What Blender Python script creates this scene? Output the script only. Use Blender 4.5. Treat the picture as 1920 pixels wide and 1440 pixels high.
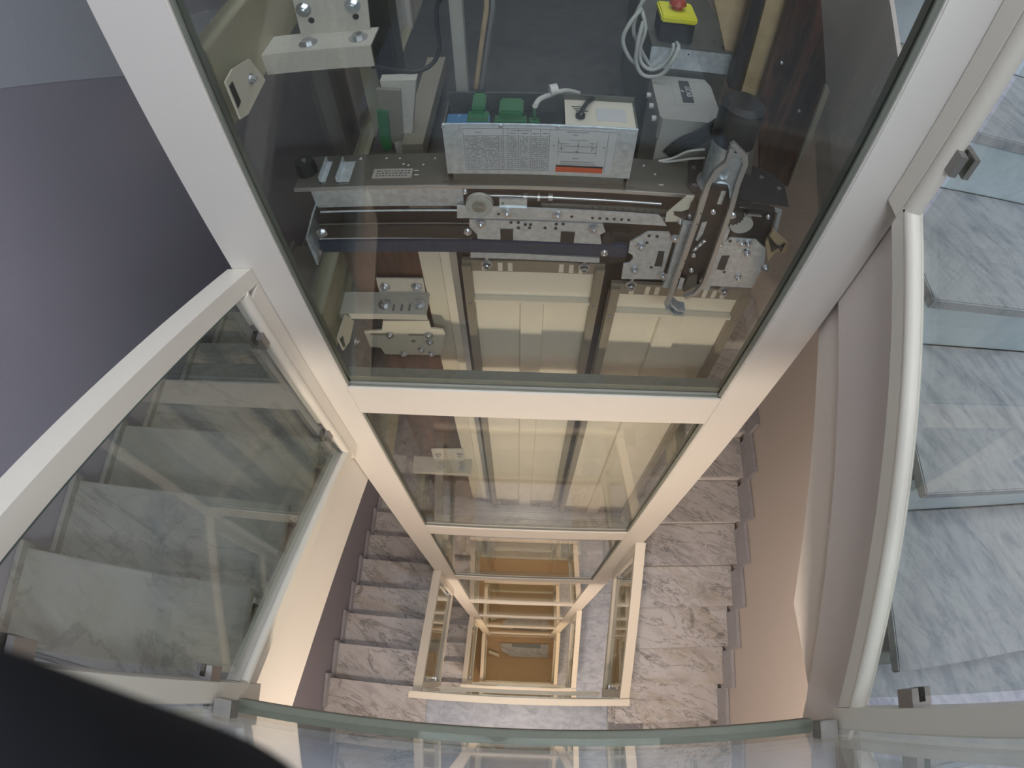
import bpy, bmesh, math, random
from mathutils import Matrix, Vector
random.seed(7)
PI = math.pi
SC = bpy.context.scene
COL = SC.collection
for o in list(bpy.data.objects):
    bpy.data.objects.remove(o)

# ------------------------------------------------------------------ camera
K1, K3 = 0.9279065816531379, -0.043056974428855734       # theta = K1*r + K3*r^3, r in thousands of pixels of a 1920 px wide frame
RC = Matrix(((0.9990919328685519, -0.03255443481392381, 0.027486695889591545),
             (0.041749704517895364, 0.8767518325644379, -0.47912752610089976),
             (-0.00850128517633247, 0.4798400075742392, 0.8773148210770776)))
cd = bpy.data.cameras.new('camera')
cam = bpy.data.objects.new('camera', cd)
COL.objects.link(cam)
cam.matrix_world = RC.to_4x4()
cd.type = 'PANO'
cd.panorama_type = 'FISHEYE_LENS_POLYNOMIAL'
cd.sensor_width = 36
cd.sensor_height = 27
cd.fisheye_fov = PI
S_ = 18.75
cd.fisheye_polynomial_k0 = 0
cd.fisheye_polynomial_k1 = -K1 / S_
cd.fisheye_polynomial_k2 = 0
cd.fisheye_polynomial_k3 = -K3 / S_ ** 3
cd.fisheye_polynomial_k4 = 0
cd.clip_start = 0.01
SC.camera = cam

# ------------------------------------------------------------------ world, lights, exposure
SC.view_settings.view_transform = 'Standard'
SC.view_settings.look = 'None'
SC.view_settings.gamma = 1
SC.view_settings.use_curve_mapping = False
SC.view_settings.exposure = 0.45
W = bpy.data.worlds.new('world')
SC.world = W
W.use_nodes = True
bg = W.node_tree.nodes['Background']
bg.inputs[0].default_value = (0.75, 0.82, 1.0, 1)
bg.inputs[1].default_value = 0.6
SC.cycles.max_bounces = 10
SC.cycles.diffuse_bounces = 4
SC.cycles.glossy_bounces = 6
SC.cycles.transparent_max_bounces = 24
SC.cycles.use_denoising = True


def area(name, loc, rot, sx, sy, power, color):
    l = bpy.data.lights.new(name, 'AREA')
    l.shape = 'RECTANGLE'
    l.size = sx
    l.size_y = sy
    l.energy = power
    l.color = color
    o = bpy.data.objects.new(name, l)
    COL.objects.link(o)
    o.location = loc
    o.rotation_euler = rot
    return o


H = 3.917                # storey height
L0 = -1.44               # our landing
XL, XR = -1.69, 1.714    # stair walls
# skylight above the stairwell, and an unseen fill added high over our own landing
area('front_fill_light', (0.5, -1.9, 1.2), (math.radians(70), 0, 0), 1.8, 1.2, 62, (0.80, 0.88, 1.0))
area('skylight_light', (0.2, 0.35, 4.3), (0, 0, 0), 3.0, 1.5, 150, (0.86, 0.91, 1.0))


def globe(name, loc, power, color, r=0.12):
    l = bpy.data.lights.new(name, 'POINT')
    l.energy = power
    l.color = color
    l.shadow_soft_size = r
    o = bpy.data.objects.new(name, l)
    COL.objects.link(o)
    o.location = loc


# globe lamps under every landing; unseen fill added under each half landing
for i in range(1, 4):
    globe('landing_lamp_light', (0.1, (-1.1, -1.65, -1.65)[i - 1], L0 - i * H + H - (0.42, 0.5, 0.5)[i - 1]), (62, 85, 75)[i - 1], ((1.0, 0.86, 0.72), (1.0, 0.84, 0.68), (1.0, 0.78, 0.52))[i - 1])
    globe('half_landing_fill_light', (0.0, 4.1, L0 - i * H + H / 2 - 0.42), 25, (1.0, 0.90, 0.80))

# ------------------------------------------------------------------ materials


def nm(name):
    m = bpy.data.materials.new(name)
    m.use_nodes = True
    return m, m.node_tree, m.node_tree.nodes, m.node_tree.links, m.node_tree.nodes['Principled BSDF']


def paint(name, col, rough=0.5, metal=0.0, bump=0.0, scale=60, var=0.04, spec=0.5):
    m, t, n, l, b = nm(name)
    tc = n.new('ShaderNodeTexCoord')
    nz = n.new('ShaderNodeTexNoise')
    nz.inputs['Scale'].default_value = scale
    nz.inputs['Detail'].default_value = 4
    l.new(tc.outputs['Object'], nz.inputs['Vector'])
    r = n.new('ShaderNodeValToRGB')
    r.color_ramp.elements[0].position = 0.3
    r.color_ramp.elements[1].position = 0.7
    r.color_ramp.elements[0].color = [c * (1 - var) for c in col] + [1]
    r.color_ramp.elements[1].color = [min(1, c * (1 + var)) for c in col] + [1]
    l.new(nz.outputs[0], r.inputs[0])
    l.new(r.outputs[0], b.inputs['Base Color'])
    b.inputs['Roughness'].default_value = rough
    b.inputs['Metallic'].default_value = metal
    b.inputs['Specular IOR Level'].default_value = spec
    if bump:
        bp = n.new('ShaderNodeBump')
        bp.inputs['Strength'].default_value = bump
        bp.inputs['Distance'].default_value = 0.002
        l.new(nz.outputs[0], bp.inputs['Height'])
        l.new(bp.outputs[0], b.inputs['Normal'])
    return m


def marble(name, base, vein, rot=0.5, sc=5, warm=None, lo=0.50, hi=0.66, stretch=5, rough=0.35, cloud=0.5, thin=0.6, tsc=1.0):
    """stretched cloudy streaks plus thin branching veins; every object gets its own cut of the stone"""
    m, t, n, l, b = nm(name)
    tc = n.new('ShaderNodeTexCoord')
    oi = n.new('ShaderNodeObjectInfo')
    sc3 = n.new('ShaderNodeVectorMath')
    sc3.operation = 'SCALE'
    sc3.inputs[0].default_value = (1, 1.7, 2.3)
    mu = n.new('ShaderNodeMath')
    mu.operation = 'MULTIPLY'
    mu.inputs[1].default_value = 37
    l.new(oi.outputs['Random'], mu.inputs[0])
    l.new(mu.outputs[0], sc3.inputs['Scale'])
    mp = n.new('ShaderNodeMapping')
    mp.inputs['Rotation'].default_value = (0, 0, rot)
    l.new(tc.outputs['Object'], mp.inputs[0])
    sm = n.new('ShaderNodeVectorMath')
    sm.operation = 'MULTIPLY'
    sm.inputs[1].default_value = (1, stretch, 1)
    l.new(mp.outputs[0], sm.inputs[0])
    ad = n.new('ShaderNodeVectorMath')
    ad.operation = 'ADD'
    l.new(sm.outputs[0], ad.inputs[0])
    l.new(sc3.outputs[0], ad.inputs[1])

    def noise(scale, detail, dist, rough_=0.6):
        z = n.new('ShaderNodeTexNoise')
        z.inputs['Scale'].default_value = scale
        z.inputs['Detail'].default_value = detail
        z.inputs['Roughness'].default_value = rough_
        z.inputs['Distortion'].default_value = dist
        l.new(ad.outputs[0], z.inputs['Vector'])
        return z.outputs[0]

    def ramp(src, p0, c0, p1, c1):
        r = n.new('ShaderNodeValToRGB')
        r.color_ramp.elements[0].position = p0
        r.color_ramp.elements[0].color = list(c0) + [1]
        r.color_ramp.elements[1].position = p1
        r.color_ramp.elements[1].color = list(c1) + [1]
        l.new(src, r.inputs[0])
        return r.outputs[0]

    def mulc(a_, b_, f):
        mx = n.new('ShaderNodeMix')
        mx.data_type = 'RGBA'
        mx.blend_type = 'MULTIPLY'
        if isinstance(f, float):
            mx.inputs[0].default_value = f
        else:
            l.new(f, mx.inputs[0])
        l.new(a_, mx.inputs[6])
        l.new(b_, mx.inputs[7])
        return mx.outputs[2]

    def ridge(src, width, dark):
        s1 = n.new('ShaderNodeMath')
        s1.operation = 'SUBTRACT'
        s1.inputs[1].default_value = 0.5
        l.new(src, s1.inputs[0])
        a1 = n.new('ShaderNodeMath')
        a1.operation = 'ABSOLUTE'
        l.new(s1.outputs[0], a1.inputs[0])
        return ramp(a1.outputs[0], 0.0, dark, width, (1, 1, 1))

    out = ramp(noise(sc, 8, 0.5, 0.65), lo, base, hi, vein)
    mask = ramp(noise(sc * 0.35, 3, 0.5), 0.42, (0, 0, 0), 0.62, (1, 1, 1))
    rt = [vein[i] / base[i] * 0.75 for i in range(3)]
    out = mulc(out, ridge(noise(sc * 0.32 * tsc, 7, 1.3, 0.62), 0.016, rt), float(thin))
    f = n.new('ShaderNodeMath')
    f.operation = 'MULTIPLY'
    f.inputs[1].default_value = float(thin)
    l.new(mask, f.inputs[0])
    out = mulc(out, ridge(noise(sc * 1.3 * tsc, 7, 1.6, 0.65), 0.035, rt), f.outputs[0])
    if warm:
        out = mulc(out, ramp(noise(sc * 0.4, 4, 1.0), 0.52, (1, 1, 1), 0.68, warm), 1.0)
    l.new(out, b.inputs['Base Color'])
    b.inputs['Roughness'].default_value = rough
    return m


def glass(name, tint=(0.9, 0.94, 0.91), k=1.0):
    """clear pane: transparent with a mirror share that grows with the angle (Schlick)"""
    m, t, n, l, b = nm(name)
    n.remove(b)
    ge = n.new('ShaderNodeNewGeometry')
    dt = n.new('ShaderNodeVectorMath')
    dt.operation = 'DOT_PRODUCT'
    l.new(ge.outputs['Normal'], dt.inputs[0])
    l.new(ge.outputs['Incoming'], dt.inputs[1])
    ab = n.new('ShaderNodeMath')
    ab.operation = 'ABSOLUTE'
    l.new(dt.outputs['Value'], ab.inputs[0])
    om = n.new('ShaderNodeMath')
    om.operation = 'SUBTRACT'
    om.inputs[0].default_value = 1
    l.new(ab.outputs[0], om.inputs[1])
    pw = n.new('ShaderNodeMath')
    pw.operation = 'POWER'
    pw.inputs[1].default_value = 5
    l.new(om.outputs[0], pw.inputs[0])
    ma = n.new('ShaderNodeMath')
    ma.operation = 'MULTIPLY_ADD'
    ma.inputs[1].default_value = 0.95
    ma.inputs[2].default_value = 0.043 * k
    ma.use_clamp = True
    l.new(pw.outputs[0], ma.inputs[0])
    tr = n.new('ShaderNodeBsdfTransparent')
    tr.inputs[0].default_value = list(tint) + [1]
    gl = n.new('ShaderNodeBsdfGlossy')
    gl.inputs[0].default_value = (1, 1, 1, 1)
    gl.inputs['Roughness'].default_value = 0.0
    mx = n.new('ShaderNodeMixShader')
    l.new(ma.outputs[0], mx.inputs[0])
    l.new(tr.outputs[0], mx.inputs[1])
    l.new(gl.outputs[0], mx.inputs[2])
    l.new(mx.outputs[0], n['Material Output'].inputs[0])
    return m


M = dict(
    white=paint('cream_white_paint', (0.645, 0.615, 0.565), 0.45, scale=250, bump=0.05, var=0.015),
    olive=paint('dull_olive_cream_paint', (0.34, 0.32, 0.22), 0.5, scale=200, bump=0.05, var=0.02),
    ivory=paint('ivory_paint', (0.60, 0.56, 0.45), 0.5, scale=200, bump=0.05, var=0.02),
    rail=paint('cream_rail_paint', (0.66, 0.62, 0.54), 0.42, scale=250, bump=0.04, var=0.015),
    plaster=paint('white_plaster', (0.66, 0.60, 0.55), 0.85, bump=0.2, scale=90, var=0.02),
    wall_l=paint('shaded_wall_plaster', (0.34, 0.325, 0.38), 0.9, bump=0.15, scale=90, var=0.03),  # white wall paint with the left side's shade put into the colour
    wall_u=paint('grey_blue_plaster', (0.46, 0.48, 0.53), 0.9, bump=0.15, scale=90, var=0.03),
    wall_r=paint('lit_wall_plaster', (0.66, 0.60, 0.57), 0.9, bump=0.15, scale=90, var=0.02),  # same white paint, its warmer lit tone put into the colour
    marble_l=marble('veined_marble_pale', (0.62, 0.61, 0.63), (0.38, 0.37, 0.38), 0.5, 3.2, (0.84, 0.79, 0.70), lo=0.50, hi=0.80, stretch=2.6, thin=0.9),
    marble_b=marble('mottled_bluish_marble', (0.56, 0.62, 0.74), (0.36, 0.42, 0.54), 0.2, 9, lo=0.42, hi=0.66, stretch=1.6, thin=0.25),
    marble_r=marble('bluish_riser_marble', (0.56, 0.63, 0.68), (0.46, 0.52, 0.57), 0.2, 6, lo=0.42, hi=0.75, stretch=1.6, thin=0.2),
    marble_e=marble('lit_riser_marble', (0.80, 0.79, 0.78), (0.66, 0.66, 0.66), 0.2, 6, lo=0.5, hi=0.75, stretch=1.6, thin=0.2),  # riser marble made paler to carry the light falling on it
    marble_n=marble('streaked_carrara', (0.36, 0.36, 0.38), (0.20, 0.21, 0.245), 1.0, 9, lo=0.44, hi=0.70, stretch=3.2, thin=0.25),
    marble_s=marble('grey_stained_marble', (0.34, 0.33, 0.31), (0.22, 0.22, 0.22), 0.5, 3, (0.88, 0.86, 0.78), lo=0.5, hi=0.8, stretch=2.2, thin=0.5, tsc=0.6),
    marble_d=marble('dark_marble', (0.22, 0.22, 0.26), (0.42, 0.42, 0.44), 0.8, 12, lo=0.5, hi=0.75, stretch=2),
    skirt=marble('grey_skirting_marble', (0.42, 0.42, 0.47), (0.36, 0.36, 0.40), 0.2, 6, stretch=2, thin=0.2),
    glass=glass('shaft_glass', (0.94, 0.95, 0.94), 0.9),
    glass_c=glass('balustrade_glass', (0.87, 0.90, 0.87), 1.3),
    edge=paint('glass_edge', (0.10, 0.15, 0.14), 0.25, var=0.1),
    gasket=paint('grey_gasket', (0.16, 0.17, 0.14), 0.5, var=0.05),
    steel=paint('satin_steel', (0.34, 0.32, 0.30), 0.35, 0.85, scale=300, var=0.04),
    galv=paint('galvanised_steel', (0.58, 0.64, 0.67), 0.30, 0.6, scale=70, var=0.16, bump=0.05),
    galvd=paint('dull_zinc_plate', (0.13, 0.13, 0.112), 0.42, 0.55, scale=80, var=0.08),
    alu=paint('brushed_aluminium', (0.55, 0.56, 0.55), 0.32, 0.8, scale=300, var=0.05),
    bolt=paint('zinc_bolt', (0.62, 0.64, 0.66), 0.25, 0.9, scale=200, var=0.1),
    dark=paint('dark_oiled_steel', (0.045, 0.042, 0.042), 0.35, 0.5, scale=60, var=0.2),
    black=paint('matt_black_plastic', (0.018, 0.018, 0.020), 0.55, scale=120, bump=0.1, var=0.2),
    rail_blue=paint('blue_reflection_steel', (0.05, 0.075, 0.13), 0.3, 0.6, scale=60, var=0.15),  # dark steel with a bluish reflection put into the colour
    roof=paint('dark_grey_car_roof', (0.045, 0.042, 0.04), 0.5, scale=20, var=0.2),
    brown=marble('dark_brown_laminate', (0.105, 0.050, 0.032), (0.030, 0.020, 0.016), 1.45, 4, lo=0.4, hi=0.6, stretch=8, rough=0.4),
    tan=paint('tan_primer', (0.42, 0.32, 0.19), 0.5, scale=30, var=0.12),
    door=paint('ivory_door_panel', (0.74, 0.69, 0.57), 0.30, 0.1, scale=200, var=0.02),
    doorfr=paint('taupe_steel_frame', (0.30, 0.27, 0.21), 0.4, 0.4, scale=200, var=0.05),
    green=paint('green_terminal', (0.03, 0.14, 0.05), 0.4, scale=100, var=0.1),
    blue=paint('blue_plastic', (0.05, 0.16, 0.30), 0.3, scale=100, var=0.1),
    yellow=paint('yellow_plastic', (0.62, 0.60, 0.03), 0.4, scale=100, var=0.04),
    red=paint('red_plastic', (0.33, 0.05, 0.03), 0.4, scale=100, var=0.04),
    orange=paint('orange_red_ink', (0.55, 0.10, 0.04), 0.6, var=0.03),
    paper=paint('label_paper', (0.50, 0.50, 0.49), 0.6, scale=100, var=0.02),
    ink=paint('grey_ink', (0.16, 0.16, 0.16), 0.7, var=0.05),
    inkb=paint('black_ink', (0.03, 0.03, 0.03), 0.6, var=0.05),
    greybox=paint('light_grey_plastic', (0.30, 0.29, 0.26), 0.5, scale=150, var=0.03),
    cable=paint('grey_cable_sheath', (0.33, 0.34, 0.31), 0.5, scale=100, var=0.08),
    cableb=paint('black_cable_sheath', (0.02, 0.02, 0.02), 0.4, var=0.1),
    roller=paint('translucent_grey_nylon', (0.40, 0.40, 0.36), 0.35, scale=100, var=0.03),
    mat=paint('brown_floor', (0.36, 0.26, 0.16), 0.8, scale=60, var=0.08, bump=0.1),
    cloth=paint('black_cloth', (0.010, 0.011, 0.014), 0.85, scale=30, var=0.3, spec=0.2),
    ferrite=paint('white_plastic', (0.55, 0.54, 0.50), 0.4, var=0.03),
)

# ------------------------------------------------------------------ geometry helpers


def ray(px, py):
    x, y = (px - 960) / 1000, (720 - py) / 1000
    r = math.hypot(x, y)
    th = K1 * r + K3 * r ** 3
    s = math.sin(th) / (r + 1e-12)
    return RC @ Vector((x * s, y * s, -math.cos(th)))


def atY(px, py, Y):
    v = ray(px, py)
    return v * (Y / v.y)


def atX(px, py, X):
    v = ray(px, py)
    return v * (X / v.x)


def atZ(px, py, Z):
    v = ray(px, py)
    return v * (Z / v.z)


class MB:
    """collects shapes for one mesh"""

    def __init__(s):
        s.b = bmesh.new()

    def quad(s, pts):
        vs = [s.b.verts.new(p) for p in pts]
        s.b.faces.new(vs)
        return s

    def box(s, x0, x1, y0, y1, z0, z1, bev=0.0):
        x0, x1 = sorted((x0, x1))
        y0, y1 = sorted((y0, y1))
        z0, z1 = sorted((z0, z1))
        r = bmesh.ops.create_cube(s.b, size=1)
        vs = r['verts']
        for v in vs:
            v.co = Vector(((x0 + x1) / 2 + v.co.x * (x1 - x0), (y0 + y1) / 2 + v.co.y * (y1 - y0), (z0 + z1) / 2 + v.co.z * (z1 - z0)))
        if bev:
            es = {e for v in vs for e in v.link_edges}
            bmesh.ops.bevel(s.b, geom=list(es), offset=bev, segments=2, affect='EDGES')
        return s

    def prism(s, pts, axis, a, b2):
        """extrude polygon pts (2D) along axis from a to b2; 'x': pts=(y,z), 'y': pts=(x,z), 'z': pts=(x,y)"""
        def P(p, w):
            return {'x': (w, p[0], p[1]), 'y': (p[0], w, p[1]), 'z': (p[0], p[1], w)}[axis]
        v0 = [s.b.verts.new(P(p, a)) for p in pts]
        v1 = [s.b.verts.new(P(p, b2)) for p in pts]
        k = len(pts)
        s.b.faces.new(v0)
        s.b.faces.new(v1[::-1])
        for i in range(k):
            s.b.faces.new((v0[i], v0[(i + 1) % k], v1[(i + 1) % k], v1[i]))
        return s

    def cyl(s, p0, p1, r, r2=None, seg=20):
        p0, p1 = Vector(p0), Vector(p1)
        d = p1 - p0
        ret = bmesh.ops.create_cone(s.b, cap_ends=True, segments=seg, radius1=r, radius2=r if r2 is None else r2, depth=d.length)
        q = d.to_track_quat('Z', 'Y').to_matrix().to_4x4()
        q.translation = (p0 + p1) / 2
        bmesh.ops.transform(s.b, matrix=q, verts=ret['verts'])
        return s

    def ring(s, c, axis, ro, ri, h, seg=28):
        c, ax = Vector(c), Vector(axis).normalized()
        q = ax.to_track_quat('Z', 'Y').to_matrix()
        L = []
        for (rr, zz) in ((ri, -h / 2), (ro, -h / 2), (ro, h / 2), (ri, h / 2)):
            L.append([s.b.verts.new(c + q @ Vector((rr * math.cos(2 * PI * i / seg), rr * math.sin(2 * PI * i / seg), zz))) for i in range(seg)])
        for a in range(4):
            for i in range(seg):
                j = (i + 1) % seg
                s.b.faces.new((L[a][i], L[a][j], L[(a + 1) % 4][j], L[(a + 1) % 4][i]))
        return s

    def gear(s, c, r, teeth, y0, y1):
        pts = []
        for i in range(teeth * 2):
            rr = r if i % 2 else r * 0.87
            for dd in (-0.3, 0.3):
                a = 2 * PI * (i + dd) / (teeth * 2)
                pts.append((c[0] + rr * math.cos(a), c[1] + rr * math.sin(a)))
        return s.prism(pts, 'y', y0, y1)

    def tube(s, pts, r, seg=8, sub=6):
        """smooth tube through points (Catmull-Rom)"""
        P_ = [Vector(p) for p in pts]
        if sub > 1 and len(P_) > 2:
            Q = []
            E = [P_[0] * 2 - P_[1]] + P_ + [P_[-1] * 2 - P_[-2]]
            for i in range(1, len(E) - 2):
                for k in range(sub):
                    t = k / sub
                    a, b, c, d = E[i - 1], E[i], E[i + 1], E[i + 2]
                    Q.append(0.5 * ((2 * b) + (c - a) * t + (2 * a - 5 * b + 4 * c - d) * t * t + (-a + 3 * b - 3 * c + d) * t ** 3))
            Q.append(P_[-1])
            P_ = Q
        prev = None
        up = Vector((0.13, 0.2, 0.97))
        rings = []
        for i, p in enumerate(P_):
            d = (P_[min(i + 1, len(P_) - 1)] - P_[max(i - 1, 0)]).normalized()
            if prev is None:
                u = d.cross(up).normalized()
            else:
                u = (prev - d * prev.dot(d)).normalized()
            prev = u
            w = d.cross(u)
            rings.append([s.b.verts.new(p + r * (u * math.cos(2 * PI * k / seg) + w * math.sin(2 * PI * k / seg))) for k in range(seg)])
        for A, B in zip(rings, rings[1:]):
            for k in range(seg):
                s.b.faces.new((A[k], A[(k + 1) % seg], B[(k + 1) % seg], B[k]))
        s.b.faces.new(rings[0][::-1])
        s.b.faces.new(rings[-1])
        return s

    def bar(s, p0, p1, wdir, w, hdir, h):
        """box swept from p0 to p1, w along wdir, h along hdir (full sizes, centred)"""
        p0, p1, wd, hd = Vector(p0), Vector(p1), Vector(wdir), Vector(hdir)
        vs = []
        for p in (p0, p1):
            for a, b in ((-1, -1), (1, -1), (1, 1), (-1, 1)):
                vs.append(s.b.verts.new(p + wd * (a * w / 2) + hd * (b * h / 2)))
        for f in ((0, 1, 2, 3), (7, 6, 5, 4), (0, 4, 5, 1), (1, 5, 6, 2), (2, 6, 7, 3), (3, 7, 4, 0)):
            s.b.faces.new([vs[i] for i in f])
        return s

    def build(s, name, mat, parent=None, smooth=False, kind=None, label=None):
        bmesh.ops.recalc_face_normals(s.b, faces=s.b.faces)
        me = bpy.data.meshes.new(name)
        if parent is not None:
            L = parent_origin(parent)
            bmesh.ops.translate(s.b, vec=-L, verts=s.b.verts)
        s.b.to_mesh(me)
        s.b.free()
        if smooth:
            for p in me.polygons:
                p.use_smooth = True
            try:
                me.set_sharp_from_angle(angle=math.radians(35))
            except Exception:
                pass
        me.materials.append(M[mat] if isinstance(mat, str) else mat)
        o = bpy.data.objects.new(name, me)
        COL.objects.link(o)
        if parent is not None:
            o.parent = parent
        if kind:
            o['kind'] = kind
        if label:
            o['label'] = label
        return o


def parent_origin(p):
    v = Vector((0, 0, 0))
    while p is not None:
        v = v + Vector(p.location)
        p = p.parent
    return v


def thing(name, label, cat, loc=(0, 0, 0), group=None):
    o = bpy.data.objects.new(name, None)
    COL.objects.link(o)
    o.location = loc
    o.empty_display_size = 0.05
    o['label'] = label
    o['category'] = cat
    if group:
        o['group'] = group
    return o


def tag(o, label, cat, group=None, kind=None):
    o['label'] = label
    o['category'] = cat
    if group:
        o['group'] = group
    if kind:
        o['kind'] = kind
    return o


def struct(name, mb, mat):
    return mb.build(name, mat, kind='structure')


def bolt(mb, c, axis, r=0.009, h=0.007):
    """washer, hexagon nut and threaded end"""
    c, a = Vector(c), Vector(axis).normalized()
    mb.cyl(c, c + a * 0.002, r * 1.45, seg=20)
    mb.cyl(c + a * 0.002, c + a * (0.002 + h), r, seg=6)
    mb.cyl(c + a * (0.002 + h), c + a * (0.002 + h * 1.7), r * 0.55, seg=12)
    return mb


# ------------------------------------------------------------------ the setting
YF = -0.156          # edge of the landings
YB = 3.25            # edge of the half landings
T = 0.31
ZG = L0 - 3 * H      # ground floor
TOPZ = 4.2
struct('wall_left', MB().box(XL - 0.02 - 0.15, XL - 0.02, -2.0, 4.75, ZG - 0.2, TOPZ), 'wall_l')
# paler grey-blue band on the wall above a line parallel to the stairs
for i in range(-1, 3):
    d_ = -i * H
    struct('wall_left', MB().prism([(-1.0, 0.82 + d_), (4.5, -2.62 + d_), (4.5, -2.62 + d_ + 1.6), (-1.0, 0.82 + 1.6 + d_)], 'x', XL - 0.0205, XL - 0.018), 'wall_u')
struct('wall_right', MB().box(XR + 0.02, XR + 0.17, -2.0, 4.75, ZG - 0.2, TOPZ), 'wall_r')
struct('wall_back', MB().box(XL - 0.17, XR + 0.17, 4.6, 4.75, ZG - 0.2, TOPZ), 'plaster')
struct('wall_front', MB().box(XL - 0.17, XR + 0.17, -2.1, -2.0, ZG - 0.2, TOPZ), 'plaster')
# ground floor
# ground floor
struct('floor', MB().box(XL - 0.17, XR + 0.17, -2.1, 4.75, ZG - 0.2, ZG), 'mat')

struct('floor', MB().box(XL - 0.02, XR + 0.02, -2.0, YF - 0.03, L0 + H - 0.2, L0 + H), 'plaster')
MATS_LAND = [('marble_s', 'marble_b', 'marble_n'), ('marble_l', 'marble_b', 'marble_l'), ('marble_l', 'marble_b', 'marble_l')]
for i in range(3):
    z = L0 - i * H
    a, b_, c = MATS_LAND[i]
    struct('floor', MB().box(XL - 0.02, -0.785, -2.0, YF, z - 0.03, z), a)
    struct('floor', MB().box(-0.783, 0.80, -2.0, YF - 0.02, z - 0.03, z), b_)
    struct('floor', MB().box(0.803, XR + 0.02, -2.0, YF - 0.02, z - 0.03, z), c)
    struct('floor', MB().box(XL - 0.02, XR + 0.02, -2.0, YF - 0.03, z - 0.2, z - 0.031), 'plaster')
    if i == 1:
        struct('floor', MB().box(0.81, 1.12, -0.72, -0.40, z, z + 0.002), 'marble_d')
for i in range(-1, 3):
    z = L0 - i * H - H / 2
    struct('floor', MB().box(XL - 0.02, XR + 0.02, YB, 4.6, z - 0.2, z), 'marble_l')

# ------------------------------------------------------------------ stairs
WORDS = ['topmost', 'second', 'third', 'lowest']


def left_flight(i):
    z0 = L0 - i * H
    h = H / 2 / 12
    f = thing('stair_flight', ['marble flight going down behind the near left glass balustrade',
                               'veined marble flight descending along the left wall one storey down, beside the post',
                               'dim marble flight on the left two storeys down, seen between the two balustrades',
                               'marble flight of the storey above, its plastered underside over the left stairs'][i], 'stairs', ((XL - 0.74) / 2, YF, z0), 'flights down the left wall')
    for k in range(1, 12):
        y0 = YF + (k - 1) * T
        z = z0 - k * h
        MB().box(XL, -0.777, y0 - 0.0, y0 + T + 0.022, z - 0.03, z, 0.004).build('tread', 'marble_l' if i else 'marble_s', f)
    for k in range(1, 13):
        y0 = YF + (k - 1) * T
        z = z0 - k * h
        MB().box(XL, -0.777, y0 - 0.02, y0 - 0.001, z + 0.0005, z + h - 0.031).build('riser', 'marble_l', f)
    za, zb = z0, z0 - 12 * h
    ya, yb = YF, YF + 12 * T
    MB().prism([(ya - 0.03, za - 0.22), (ya - 0.03, za - 0.32), (ya + 0.1, za - 0.40), (yb - T, zb - 0.20), (yb - T, zb - 0.03)], 'x', XL, -0.777).build('soffit', 'plaster', f)
    # stepped skirting on the wall
    s = MB()
    for k in range(0, 12):
        y0 = YF + (k - 1) * T
        z = z0 - k * h
        s.box(XL - 0.015, XL + 0.010, y0 + 0.04, y0 + T + 0.04, z - h + 0.0, z + (0.085 if i else 0.03))
    s.build('baseboard_left', 'skirt' if i else 'marble_s', kind='structure')
    return f


def right_flight(i):
    z0 = L0 - i * H
    h = H / 2 / 12
    if i == 0:
        yn, zn, n0, n1, T, h = -0.01, -1.14, -2, 10, 0.335, 0.187
    else:
        yn, zn, n0, n1, T = -0.368, -5.044 - (i - 1) * H, -1, 10, 0.31
    xin = 0.8205 if i else 0.8005
    f = thing('stair_flight', ['close pale marble steps rising behind the near right glass balustrade',
                               'veined marble flight rising along the right wall one storey down',
                               'bluish marble flight on the right two storeys down, inside the balustrade rectangle',
                               'marble flight on the right at the ground floor, deep at the bottom of the well'][i], 'stairs', ((XR + 0.74) / 2, yn, z0), 'flights up the right wall')
    mt = 'marble_n' if i == 0 else ('marble_l' if i == 1 else 'marble_b')
    for j in range(n0 + 1, n1):
        y, z = yn + j * T, zn + j * h
        MB().box(xin, XR, y - 0.022, y + T, z - 0.03, z, 0.003).build('tread', mt, f)
        MB().box(xin, XR, y + 0.001, y + 0.02, z - h + 0.0005, z - 0.031).build('riser', 'marble_r' if i == 0 else 'marble_e', f)
    y1, z1, y2, z2 = yn + (n0 + 1) * T, zn + (n0 + 1) * h, yn + (n1 - 1) * T, zn + (n1 - 1) * h
    MB().prism([(y1 + 0.03, z1 - h - 0.005), (y1 + T + 0.02, z1 - 0.035), (y2 + T, z2 + 0 - 0.035), (y2 + T, z2 - 0.24), (y1 + T + 0.2, z1 - 0.30)], 'x', xin, XR).build('soffit', 'plaster', f)
    s = MB()
    for j in range(n0, n1):
        y, z = yn + j * T, zn + j * h
        s.box(XR - 0.012, XR + 0.015, y - 0.06, y + T - 0.06, z - 0.05, z + h * 0.6 + 0.12)
    s.build('baseboard_right', 'skirt', kind='structure')
    return f


for i in (0, 1, 2, -1):
    left_flight(i)
for i in range(4):
    right_flight(i)

# ------------------------------------------------------------------ shaft frame
PXL0, PXL1, PXR0, PXR1 = -0.740, -0.589, 0.634, 0.785
SY0, SY1 = 0.85, 2.60
fr = thing('elevator_shaft_frame', 'tall cream white steel frame of the glazed elevator shaft with corner posts and crossbars', 'shaft frame', (0, SY0, ZG))
for (a, b) in ((PXL0, PXL1), (PXR0, PXR1)):
    MB().box(a, b, SY0, SY0 + 0.05, ZG, TOPZ - 0.3, 0.003).build('post', 'white', fr)
    MB().box(a, b, SY1, SY1 + 0.10, ZG, TOPZ - 0.3, 0.003).build('post', 'white', fr)
TZ0, TDZ, TH = -1.619, 1.764, 0.19
zs = [TZ0 - TDZ * k for k in range(-2, 7)]
for z in zs:
    MB().box(PXL1, PXR0, SY0 + 0.001, SY0 + 0.06, z - TH, z, 0.002).build('transom', 'white', fr)
    MB().box(PXL1, PXR0, SY1 + 0.01, SY1 + 0.09, z - TH, z, 0.002).build('transom', 'ivory', fr)
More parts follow.
